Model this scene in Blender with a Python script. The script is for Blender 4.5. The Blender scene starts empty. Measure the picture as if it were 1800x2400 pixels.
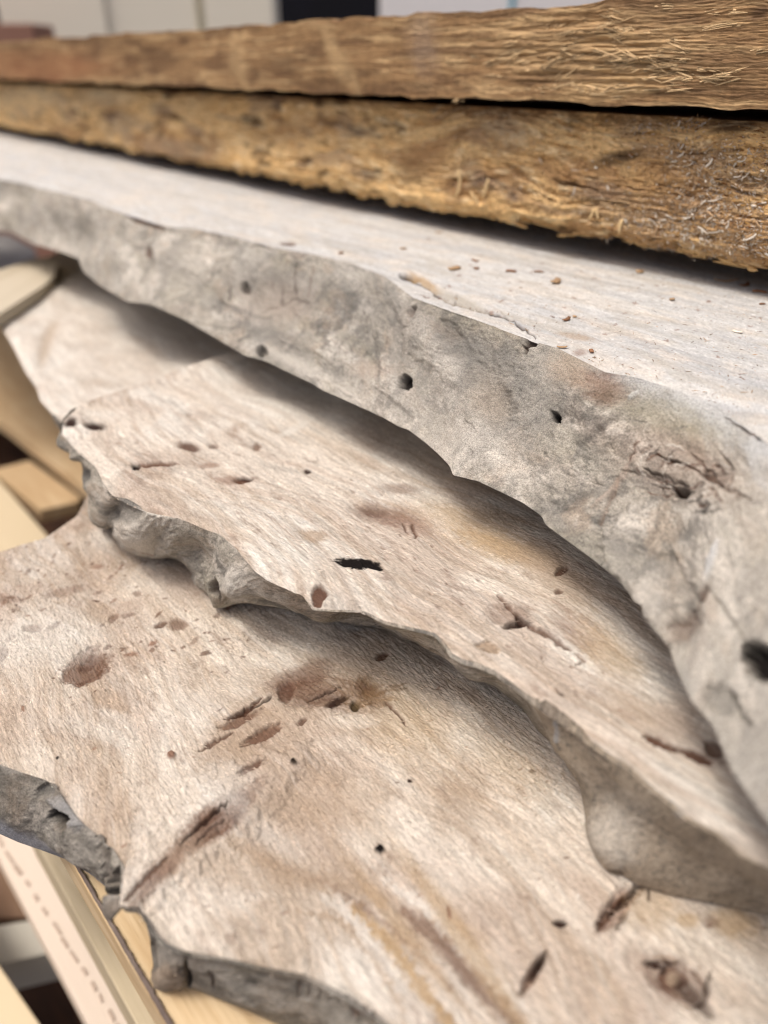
import bpy, math
import numpy as np
from mathutils import Vector

# ------------------------------------------------------------------ camera, light, exposure
SC = bpy.context.scene
FP = 2400 * 26.0 / 36.0            # focal length in photograph pixels (1800 x 2400)
PITCH = math.atan(1048.0 / FP)     # the horizon lies near the top of the frame
CZ = 0.95                          # camera height above the yard floor
cd = bpy.data.cameras.new('camera'); cam = bpy.data.objects.new('camera', cd)
SC.collection.objects.link(cam); SC.camera = cam
cam.location = (0, 0, CZ); cam.rotation_euler = (math.pi / 2 - PITCH, 0, 0)
cd.sensor_fit = 'VERTICAL'; cd.sensor_height = 36; cd.sensor_width = 27; cd.lens = 26
cd.clip_start = 0.01; cd.clip_end = 200
cd.dof.use_dof = True; cd.dof.focus_distance = 0.335; cd.dof.aperture_fstop = 4.3

SUN_EL, SUN_AZ = math.radians(69), math.radians(-118)
w = bpy.data.worlds.new("World"); SC.world = w; w.use_nodes = True
nt = w.node_tree; bg = nt.nodes['Background']
sky = nt.nodes.new('ShaderNodeTexSky'); sky.sky_type = 'NISHITA'; sky.sun_disc = False
sky.sun_elevation = SUN_EL; sky.sun_rotation = SUN_AZ
sky.air_density = 0.6; sky.dust_density = 8.0; sky.ozone_density = 0.0
nt.links.new(sky.outputs[0], bg.inputs[0]); bg.inputs[1].default_value = 0.14
sd = bpy.data.lights.new('sun', 'SUN'); so = bpy.data.objects.new('sun', sd); SC.collection.objects.link(so)
sd.energy = 1.4; sd.angle = math.radians(14); sd.color = (1.0, 0.96, 0.91)
# sun_rotation a: the sun stands towards (sin a, cos a)
sdir = Vector((math.sin(SUN_AZ) * math.cos(SUN_EL), math.cos(SUN_AZ) * math.cos(SUN_EL), math.sin(SUN_EL)))
so.rotation_euler = sdir.to_track_quat('Z', 'Y').to_euler()
SC.view_settings.view_transform = 'Standard'; SC.view_settings.look = 'None'
SC.view_settings.exposure = 0.2; SC.view_settings.gamma = 1
SC.cycles.use_denoising = True; SC.cycles.filter_width = 1.0
SC.cycles.max_bounces = 7; SC.cycles.diffuse_bounces = 6

# ------------------------------------------------------------------ helpers
rng = np.random.default_rng(7)
TAB = rng.random((512, 512))
FW = np.array([0, math.cos(PITCH), -math.sin(PITCH)]); UP = np.array([0, math.sin(PITCH), math.cos(PITCH)])
RT = np.array([1.0, 0, 0]); CAM = np.array([0, 0, CZ])

def ray(p):
    p = np.atleast_2d(np.asarray(p, float))
    return FW + ((p[:, :1] - 900) / FP) * RT - ((p[:, 1:2] - 1200) / FP) * UP

def up(p, z):
    """points of the photograph -> points of the horizontal plane z (metres relative to the lens)"""
    d = ray(p); t = (np.asarray(z, float) * np.ones(len(d))) / d[:, 2]
    return CAM + d * t[:, None]

def px(P):
    q = P - CAM; w_ = q @ FW
    return np.stack([900 + FP * (q @ RT) / w_, 1200 - FP * (q @ UP) / w_], -1)

def vn(x, y):
    x = np.asarray(x, float); y = np.asarray(y, float)
    xi = np.floor(x).astype(np.int64); yi = np.floor(y).astype(np.int64)
    fx = x - xi; fy = y - yi
    fx = fx * fx * (3 - 2 * fx); fy = fy * fy * (3 - 2 * fy)
    x0 = xi & 511; x1 = (xi + 1) & 511; y0 = yi & 511; y1 = (yi + 1) & 511
    a = TAB[x0, y0]; b = TAB[x1, y0]; c = TAB[x0, y1]; d = TAB[x1, y1]
    return a + (b - a) * fx + (c - a) * fy + (a - b - c + d) * fx * fy

def fbm(x, y, o=4, g=0.5):
    s = 0; a = 1; t = 0
    for i in range(o):
        s = s + a * vn(x + 17.3 * i, y + 9.1 * i); t += a; a *= g
        x = x * 2.03; y = y * 2.03
    return s / t

def sm(x, a, b):
    t = np.clip((x - a) / (b - a), 0, 1); return t * t * (3 - 2 * t)

def lin(c):
    c = np.asarray(c, float) / 255
    return np.where(c < 0.04045, c / 12.92, ((c + 0.055) / 1.055) ** 2.4)

def mixc(base, col, f):
    f = np.clip(f, 0, 1)[:, None]
    return base * (1 - f) + np.asarray(col) * f

def resample(pts, n, anchors=None):
    """pts -> n points, smooth, parametrised piecewise by arc length between anchors [(index, u)]"""
    p = np.asarray(pts, float)
    L = np.r_[0, np.cumsum(np.hypot(*np.diff(p[:, :2], axis=0).T))]
    if anchors:
        ia = [a[0] for a in anchors]; ua = [a[1] for a in anchors]
        u = np.interp(L, L[ia], ua)
    else: u = L / L[-1]
    t = np.linspace(0, 1, n)
    out = np.stack([np.interp(t, u, p[:, k]) for k in range(p.shape[1])], -1)
    k = max(3, int(n * 0.004)) | 1                        # soften the corners of the polyline
    ker = np.hanning(k + 2)[1:-1]; ker /= ker.sum()
    for j in range(out.shape[1]):
        e = np.r_[out[0, j] * 2 - out[1:k // 2 + 1, j][::-1], out[:, j], out[-1, j] * 2 - out[-k // 2:-1, j][::-1]]
        out[:, j] = np.convolve(e, ker, 'same')[k // 2:k // 2 + n]
    return out

def nearest(pts, q):
    p = np.array([a[:2] for a in pts], float); return int(np.argmin(np.hypot(p[:, 0] - q[0], p[:, 1] - q[1])))

def pair(T, B, prs):
    """anchors that make T and B run together through the given pairs of points"""
    T = np.asarray(T, float); L = np.r_[0, np.cumsum(np.hypot(*np.diff(T[:, :2], axis=0).T))]; L /= L[-1]
    aT, aB = [(0, 0.0)], [(0, 0.0)]
    for a, b in prs:
        i, j = nearest(T, a), nearest(B, b); aT.append((i, L[i])); aB.append((j, L[i]))
    aT.append((len(T) - 1, 1.0)); aB.append((len(B) - 1, 1.0))
    return aT, aB

def link(o, parent=None):
    SC.collection.objects.link(o)
    if parent is not None: o.parent = parent
    return o

def empty(name, loc, label, cat, group=None):
    o = bpy.data.objects.new(name, None); o.location = loc; o.empty_display_size = 0.02
    o['label'] = label; o['category'] = cat
    if group: o['group'] = group
    return link(o)

def mesh_obj(name, V, F, mat, parent=None, col=None, smooth=True):
    V = np.asarray(V, float); F = np.asarray(F, np.int32)
    if parent is not None: V = V - np.array(parent.location)
    me = bpy.data.meshes.new(name); k = F.shape[1]
    me.vertices.add(len(V)); me.vertices.foreach_set('co', V.astype(np.float32).ravel())
    me.loops.add(F.size); me.loops.foreach_set('vertex_index', F.ravel())
    me.polygons.add(len(F)); me.polygons.foreach_set('loop_start', np.arange(0, F.size, k, dtype=np.int32))
    me.polygons.foreach_set('loop_total', np.full(len(F), k, np.int32))
    if smooth: me.polygons.foreach_set('use_smooth', np.ones(len(F), bool))
    me.update(calc_edges=True)
    if col is not None:
        a = me.color_attributes.new('Col', 'FLOAT_COLOR', 'POINT')
        c = np.ones((len(V), 4), np.float32); c[:, :3] = np.clip(col[:, :3], 0.004, 0.95)
        if col.shape[1] > 3: c[:, 3] = col[:, 3]
        a.data.foreach_set('color', c.ravel())
    me.materials.append(mat)
    return link(bpy.data.objects.new(name, me), parent)

def gridF(nr, nc, r0=0):
    i = np.arange(nr - 1)[:, None] * nc + np.arange(nc - 1)[None, :] + r0 * nc
    return np.stack([i, i + 1, i + nc + 1, i + nc], -1).reshape(-1, 4)

def gnormal(P):
    du = np.gradient(P, axis=1); dv = np.gradient(P, axis=0)
    n = np.cross(du, dv); n /= (np.linalg.norm(n, axis=-1, keepdims=True) + 1e-12)
    return n

def ns(nt, t, **kw):
    n = nt.nodes.new(t)
    for k, v in kw.items(): setattr(n, k, v)
    return n

def wood_mat(name, bumps, rough=0.85, var=0.25, spec=0.2, vscale=900, sx=(1, 1, 1), ang=0.0):
    """colour comes from the mesh, fine grain and relief from noise in object space; bumps = [(scale, detail, distance)]"""
    m = bpy.data.materials.new(name); m.use_nodes = True; nt = m.node_tree; b = nt.nodes['Principled BSDF']
    at = ns(nt, 'ShaderNodeVertexColor', layer_name='Col')
    tc = ns(nt, 'ShaderNodeTexCoord'); mp = ns(nt, 'ShaderNodeMapping')
    mp.inputs['Rotation'].default_value = (0, 0, ang); mp.inputs['Scale'].default_value = sx
    mp.vector_type = 'TEXTURE'
    nt.links.new(tc.outputs['Object'], mp.inputs['Vector'])
    n = ns(nt, 'ShaderNodeTexNoise'); n.inputs['Scale'].default_value = vscale; n.inputs['Detail'].default_value = 5
    n.inputs['Roughness'].default_value = 0.7
    nt.links.new(mp.outputs[0], n.inputs['Vector'])
    r = ns(nt, 'ShaderNodeMapRange'); r.inputs['From Min'].default_value = 0.3; r.inputs['From Max'].default_value = 0.7
    r.inputs['To Min'].default_value = 1 - var; r.inputs['To Max'].default_value = 1 + var * 0.7; r.clamp = False
    nt.links.new(n.outputs['Fac'], r.inputs['Value'])
    mx = ns(nt, 'ShaderNodeVectorMath', operation='SCALE')
    nt.links.new(at.outputs['Color'], mx.inputs[0]); nt.links.new(r.outputs[0], mx.inputs['Scale'])
    nt.links.new(mx.outputs[0], b.inputs['Base Color'])
    last = None
    for sc, det, dist in bumps:
        nn = ns(nt, 'ShaderNodeTexNoise'); nn.inputs['Scale'].default_value = sc; nn.inputs['Detail'].default_value = det
        nn.inputs['Roughness'].default_value = 0.6; nn.inputs['Distortion'].default_value = 0.6
        nt.links.new(mp.outputs[0], nn.inputs['Vector'])
        bp = ns(nt, 'ShaderNodeBump'); bp.inputs['Distance'].default_value = dist; bp.inputs['Strength'].default_value = 1
        nt.links.new(nn.outputs['Fac'], bp.inputs['Height'])
        if last: nt.links.new(last.outputs[0], bp.inputs['Normal'])
        last = bp
    if last: nt.links.new(last.outputs[0], b.inputs['Normal'])
    b.inputs['Roughness'].default_value = rough; b.inputs['Specular IOR Level'].default_value = spec
    return m

# long axis of the stack, read from the lower edge of the rotten beam
ZB2 = -0.095
bA, bB = up([(170, 330), (1800, 641)], ZB2)
DIR = (bB - bA) / np.linalg.norm(bB - bA); NRM = np.array([-DIR[1], DIR[0], 0.0])   # NRM points away from the lens
if NRM[1] < 0: NRM = -NRM
AXA = math.atan2(DIR[1], DIR[0])

def ell(Q, cx, cy, a, b, ang=0, soft=0.35, wob=0.35, seed=0):
    """irregular blot: 1 inside, 0 outside; size and place in photograph pixels"""
    t = math.radians(ang); dx = Q[:, 0] - cx; dy = Q[:, 1] - cy
    m = (abs(dx) < 2.4 * max(a, b)) & (abs(dy) < 2.4 * max(a, b))
    out = np.zeros(len(Q)); dx = dx[m]; dy = dy[m]
    x = (dx * math.cos(t) + dy * math.sin(t)) / a; y = (-dx * math.sin(t) + dy * math.cos(t)) / b
    r = np.hypot(x, y) + wob * (fbm(x * 1.3 + seed * 3.7 + 40, y * 1.3 + seed * 5.1 + 70, 5, .62) - 0.5) * 2
    if max(a, b) > 30: r = r + 0.5 * (fbm(dx / 7.0 + seed, dy / 5.0, 3, .6) - 0.5)
    out[m] = 1 - sm(r, 1 - soft, 1 + soft)
    return out

def stroke(Q, pts, w, soft=0.6, wob=3.0):
    """crack / line of given width in photograph pixels, tapering at its ends"""
    pts = np.asarray(pts, float); out = np.zeros(len(Q)); pad = w * 3 + wob * 2
    m = (Q[:, 0] > pts[:, 0].min() - pad) & (Q[:, 0] < pts[:, 0].max() + pad) & (Q[:, 1] > pts[:, 1].min() - pad) & (Q[:, 1] < pts[:, 1].max() + pad)
    q = Q[m]
    if len(q) == 0: return out
    q = q + wob * (np.stack([vn(q[:, 0] / 9, q[:, 1] / 9), vn(q[:, 0] / 9 + 50, q[:, 1] / 9 + 20)], -1) - 0.5) * 2
    L = np.r_[0, np.cumsum(np.hypot(*np.diff(pts, axis=0).T))]
    best = np.full(len(q), 1e9); lt = np.zeros(len(q))
    for i in range(len(pts) - 1):
        a, b = pts[i], pts[i + 1]; ab = b - a; t = np.clip(((q - a) @ ab) / (ab @ ab), 0, 1)
        d = np.hypot(*(q - a - t[:, None] * ab).T); k = d < best
        best[k] = d[k]; lt[k] = (L[i] + t[k] * (L[i + 1] - L[i])) / L[-1]
    ww = w * (0.35 + 0.65 * np.sin(np.pi * np.clip(lt, 0.03, 0.97)) ** 0.6) * (0.6 + 0.8 * vn(q[:, 0] / 14 + 5, q[:, 1] / 14))
    out[m] = 1 - sm(best / ww, 1 - soft, 1 + soft)
    return out

# ------------------------------------------------------------------ slabs
def slab(name, label, T, B, K, zt, zb, Nu, Nt, Ne, prs, prK, mats, top_fn, edge_fn, group='sawn live-edge slabs in the stack', zt_fn=None):
    """T rim, B lower edge, K hidden back line; B may carry its own z as third number"""
    aT, aB = pair(T, B, prs)
    aK = [(0, 0.0)]; TT = np.asarray(T, float); LT = np.r_[0, np.cumsum(np.hypot(*np.diff(TT, axis=0).T))]; LT /= LT[-1]
    for a, b in prK: aK.append((nearest(K, b), LT[nearest(T, a)]))
    aK.append((len(K) - 1, 1.0))
    t = resample(T, Nu, aT); k = resample(K, Nu, aK)
    B3 = np.array([(b[0], b[1], b[2] if len(b) > 2 else zb) for b in B], float); b = resample(B3, Nu, aB)
    PT = up(t, zt); PK = up(k, zt); PB = up(b[:, :2], b[:, 2])
    q = (np.arange(Nt) / (Nt - 1.0)); q = (1 - (1 - q) ** 1.15)[:, None, None]
    top = PK[None] * (1 - q) + PT[None] * q
    e = np.linspace(0, 1, Ne + 1)[1:][:, None, None]
    edge = PT[None] * (1 - e) + PB[None] * e
    P = np.concatenate([top, edge], 0); N = gnormal(P)
    fl = np.sign((N[:Nt, :, 2]).mean()); N = N * fl
    Ntop = N.copy(); Ntop[:Nt] = (0, 0, 1)
    s = np.r_[0, np.cumsum(np.linalg.norm(np.diff(PT, axis=0), axis=1))]        # metres along the rim
    row = np.r_[q[:, 0, 0] - 1, e[:, 0, 0]]
    R = np.repeat(row[:, None], Nu, 1); S = np.repeat(s[None], Nt + Ne, 0)
    Pf = P.reshape(-1, 3); Q = px(Pf); Rf = R.ravel(); Sf = S.ravel()
    edge_d = np.linalg.norm(P - P[Nt - 1][None], axis=-1).ravel()               # distance from the rim (m)
    al = Pf @ DIR; cr = Pf @ NRM
    nt_ = Nt * Nu
    ct, dt = top_fn(Q[:nt_], al[:nt_], cr[:nt_], edge_d[:nt_], Sf[:nt_])
    ce, de = edge_fn(Q[nt_ - Nu:], Rf[nt_ - Nu:], edge_d[nt_ - Nu:], Sf[nt_ - Nu:])
    d = np.r_[dt, de[Nu:]]
    Nf = Ntop.reshape(-1, 3)
    W = Pf + Nf * d[:, None]
    ctr = PT[Nu // 2]
    root = empty(name, (float(ctr[0]), float(ctr[1]), CZ + zb), label, 'wood slab', group)
    mesh_obj('sawn_face', W[:nt_], gridF(Nt, Nu)[:, ::-1] if fl < 0 else gridF(Nt, Nu), mats[0], root, ct)
    # live edge, continued under the slab to its hidden back, with closed ends
    E = W[nt_ - Nu:].reshape(Ne + 1, Nu, 3)
    und = []
    PKb = PK.copy(); PKb[:, 2] = CZ + zb
    for f in (0.08, 0.5, 1.0): und.append(E[-1] * (1 - f) + PKb * f - np.array([0, 0, 0.0005]))
    und.append(W[:Nu])
    EE = np.concatenate([E, np.array(und)], 0)
    c2 = np.concatenate([ce, np.repeat(np.tile(ce[-Nu:], (1, 1)), 1, 0), ce[-Nu:], ce[-Nu:], ce[-Nu:]], 0)
    F = gridF(EE.shape[0], Nu)
    n0 = EE.shape[0]; side = np.arange(Ne, n0)
    mesh_obj('live_edge', EE.reshape(-1, 3), F[:, ::-1] if fl < 0 else F, mats[1], root, c2)
    for c in (0, Nu - 1):     # sawn ends, outside the frame
        loop = np.vstack([W[:nt_].reshape(Nt, Nu, 3)[::20, c], E[::8, c], E[-1:, c], PKb[c:c + 1]])
        cen = loop.mean(0); V = np.vstack([loop, cen]); n = len(loop)
        Fc = np.array([(i, (i + 1) % n, n) for i in range(n)])
        mesh_obj('sawn_end', V, Fc, mats[0], root, np.tile(ct[:1], (len(V), 1)), smooth=False)
    return root, dict(P=W[:nt_].reshape(Nt, Nu, 3), c=ct.reshape(Nt, Nu, -1), Q=px(W[:nt_]).reshape(Nt, Nu, 2))

def below(p, zt, zb, inset=(0, 0)):
    P = up([p], zt)[0]; P = P + np.array([inset[0], inset[1], 0]); P[2] = CZ + zb
    q = px(P[None])[0]; return (q[0], q[1], zb)

C = {k: lin(v) for k, v in dict(
    cream=(210, 201, 188), pale=(216, 212, 203), pink=(180, 164, 149), tan=(166, 147, 126), ochre=(170, 143, 104), brown=(108, 81, 65),
    dark=(52, 36, 30), black=(22, 17, 15), white=(196, 197, 195), greyw=(172, 174, 175), barkl=(206, 200, 189), bark=(170, 164, 152),
    barkd=(110, 108, 103), rust=(124, 88, 68), umber=(88, 60, 46), moss=(150, 145, 124)).items()}

ZT = dict(a=-0.110, b=-0.190, c=-0.245, d=-0.212)
m_top = wood_mat('sawn_pale_wood', [(900, 4, 0.0006), (2200, 3, 0.0004)], 0.9, 0.32, 0.15, 1500, sx=(3.4, 0.8, 1), ang=AXA)
m_topa = wood_mat('weathered_white_wood', [(800, 4, 0.0004), (2200, 3, 0.0003)], 0.8, 0.22, 0.25, 1400, sx=(2.2, 0.8, 1), ang=AXA)
m_edge = wood_mat('weathered_bark_edge', [(600, 5, 0.0005), (1800, 4, 0.0004)], 0.8, 0.5, 0.25, 1400)

def fuzz_disp(al, cr, amt):
    """torn fibre relief left by the saw"""
    a = al * 100; c = cr * 100
    wx = (fbm(a * 0.25, c * 0.25, 2) - .5) * 6
    n1 = vn(a * 2.6 + wx, c * 10 - wx); n2 = vn(a * 5 + 30, c * 21 + wx * 2)
    return amt * ((np.abs(n1 - .5) * 1.2) + 0.7 * np.abs(n2 - .5) - 0.4) * 0.001

def flow(al, cr, zt, knots, seed):
    """coordinate across the grain (cm); the lines spread round knots given in photograph points"""
    a = al * 100; c = cr * 100; p = c + (fbm(a * .07 + seed, c * .07, 3) - .5) * 7 + (fbm(a * .3 + seed, c * .3, 2) - .5) * .9
    for kx, ky, s_, k_ in knots:
        P = up([(kx, ky)], zt)[0]; ka = P @ DIR * 100; kc = P @ NRM * 100
        g_ = np.exp(-((a - ka) ** 2 / 3 + (c - kc) ** 2) / s_ ** 2); p = p - k_ * (c - kc) * g_
    return p

def grain_on(base, al, phi, op=1.0, fr=1.0):
    a = al * 100
    base = mixc(base, C['tan'], sm(fbm(phi * 2.2 * fr, a * .10 + 5, 4, .6), .48, .72) * .42 * op)
    base = mixc(base, C['brown'], sm(vn(phi * 9 * fr, a * .35), .72, 1.0) * .20 * op)
    base = mixc(base, C['pale'], sm(vn(phi * 7 * fr + 40, a * .4), .7, 1.0) * .25 * op)
    return base * (1 + .20 * op * (vn(phi * 26, a * 1.6) - .5) + .16 * op * (vn(phi * 13 + 9, a * .8) - .5))[:, None]

def apply(col, d, Q, blots, strokes):
    for i, (cx, cy, a, b, ang, c, op, dep, soft) in enumerate(blots):
        if c in ('black', 'dark') and op > .7: op = min(1.0, op * 1.2); dep = min(dep, 7)
        f = ell(Q, cx, cy, a, b, ang, soft, 0.4, i); col = mixc(col, C[c], f * op); d = d - f * dep * 0.001
    for pts, wd, c, op, dep in strokes:
        f = stroke(Q, pts, wd); col = mixc(col, C[c], f * op); d = d - f * dep * 0.001
    return col, d

# ---- lowest slab
def top_c(Q, al, cr, ed, S):
    a = al * 100; c = cr * 100; n = len(a)
    wx = (fbm(a * .09 + 3, c * .09, 3) - .5) * 9
    base = np.tile(C['cream'], (n, 1))
    base = mixc(base, C['pink'], sm(fbm(a * .16 + 7, c * .22 + wx * .3, 4), .42, .66) * .8)
    base = mixc(base, C['pale'], sm(fbm(a * .2 + 31, c * .28 + wx * .25, 3), .5, .75) * .5)
    base = mixc(base, C['tan'], sm(fbm(a * .3 + 61, c * .55 + wx * .5, 4), .55, .78) * .6)
    st = fbm(a * .12 + wx * .2, (c + wx) * 1.6, 4)
    base = mixc(base, C['tan'], sm(st, .5, .75) * .25)
    sp = vn(a * 9 + 3, c * 14); base = mixc(base, C['brown'], sm(sp, .93, 1.0) * .5)
    phi = flow(al, cr, ZT['c'], [(790, 1635, 2.2, .8), (1580, 2305, 1.6, .8), (205, 1550, 1.2, .6), (520, 1930, 1.6, .5), (1440, 2140, 1.4, .6)], 3)
    base = grain_on(base, al, phi, 1.0)
    sp = fbm(a * 1.5 + wx, c * 9, 5, .78); base *= (0.62 + 0.76 * sp)[:, None]
    base = mixc(base, C['brown'], sm(fbm(a * .8 + 5, c * 1.3 + 77, 5, .7), .6, .8) * .35)
    r2 = np.random.default_rng(12)
    for pts, wd, cn, op in [([(540, 1975), (700, 2045), (830, 2075), (900, 2110)], 22, 'tan', .6), ([(830, 2120), (900, 2190), (955, 2260), (1010, 2340), (1070, 2420)], 17, 'ochre', .6),
                            ([(950, 2130), (1035, 2205), (1100, 2290), (1160, 2350), (1240, 2440)], 22, 'brown', .55), ([(700, 2130), (800, 2150), (880, 2240), (930, 2330), (960, 2420)], 8, 'tan', .5),
                            ([(620, 2010), (780, 2075), (900, 2150), (1000, 2250), (1090, 2360), (1140, 2440)], 5, 'brown', .35), ([(860, 2200), (930, 2290), (980, 2380), (1000, 2440)], 5, 'brown', .3),
                            ([(900, 2060), (1020, 2150), (1130, 2270), (1230, 2370)], 12, 'pale', .4), ([(760, 2100), (840, 2160), (900, 2240), (960, 2340)], 12, 'pale', .4)]:
        base = mixc(base, C[cn], stroke(Q, pts, wd, .9, 8) * min(.85, op * 1.3))
    for i in range(14):
        o = i * 21; pts = [(1080 + o * .5, 1560 + o * .1), (1160 + o * .5, 1700), (1230 + o * .4, 1850 + o * .1)]
        base = mixc(base, C[('tan', 'pale')[i % 2]], stroke(Q, pts, r2.uniform(4, 10), .9, 8) * .25)
    for cx, cy, ra, rb, tl, nn in ((775, 1632, 100, 36, 6, 90), (1583, 2308, 88, 44, 38, 70), (200, 1560, 52, 30, -35, 24), (515, 1935, 90, 24, -38, 36), (1440, 2145, 58, 22, -50, 30)):
        ct, st_ = math.cos(math.radians(tl)), math.sin(math.radians(tl))
        for i in range(nn):  # cracked rings and torn bits of the knots
            t_ = r2.uniform(0, 6.28); rr = math.sqrt(r2.uniform(.02, 1)); l = r2.uniform(.12, .4)
            pts = []
            for k in range(4):
                u_, v_ = ra * rr * math.cos(t_ + l * k), rb * rr * math.sin(t_ + l * k); pts.append((cx + u_ * ct - v_ * st_, cy + u_ * st_ + v_ * ct))
            base = mixc(base, C[('dark', 'umber', 'tan', 'brown', 'black', 'cream')[i % 6]], stroke(Q, pts, r2.uniform(1.2, 3.6), .6, 3) * r2.uniform(.4, .85))
    for i in range(60):      # dark streaks spreading from the centre knot
        t_ = r2.uniform(2.2, 7.0); r0 = r2.uniform(15, 60); r1 = r0 + r2.uniform(15, 60); cx, cy = 825, 1640
        base = mixc(base, C[('umber', 'brown', 'tan', 'cream')[i % 4]], stroke(Q, [(cx + r0 * 1.4 * math.cos(t_), cy + r0 * .55 * math.sin(t_)), (cx + r1 * 1.4 * math.cos(t_), cy + r1 * .55 * math.sin(t_))], r2.uniform(1.5, 4), .8, 2) * .6)
    for i in range(80):
        x, y = r2.uniform(-20, 620), r2.uniform(1230, 1600); base = mixc(base, C['umber' if i % 3 else 'brown'], ell(Q, x, y, r2.uniform(2, 7), r2.uniform(1.5, 3), r2.uniform(-40, 0), .4, .5, i + 300) * r2.uniform(.4, .8))
    for i in range(130):     # small knots and pin marks
        x, y = r2.uniform(0, 1750), r2.uniform(1260, 2380)
        if i < 45: x, y = r2.uniform(0, 560), r2.uniform(1260, 1560)
        sz = r2.uniform(2, 5) if i >= 45 else r2.uniform(3, 11)
        base = mixc(base, C[('brown', 'umber', 'rust')[i % 3]], ell(Q, x, y, sz * r2.uniform(1, 2.4), sz * .6, r2.uniform(-50, 0), .4, .5, i) * r2.uniform(.4, .85))
    d = (fbm(a * .1, c * .12, 2) - .5) * .010 + (fbm(a * .45, c * .5, 3) - .5) * .0022 + fuzz_disp(al, cr, 1.0) * (.4 + 1.2 * fbm(a * .4, c * .4 + 9, 2))
    rid = stroke(Q, [(270, 2125), (370, 2030), (470, 1950), (580, 1870), (700, 1790)], 60, .9, 6)
    d = d + rid * .003 - sm(.012 - ed, 0, .012) * .0025
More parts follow.
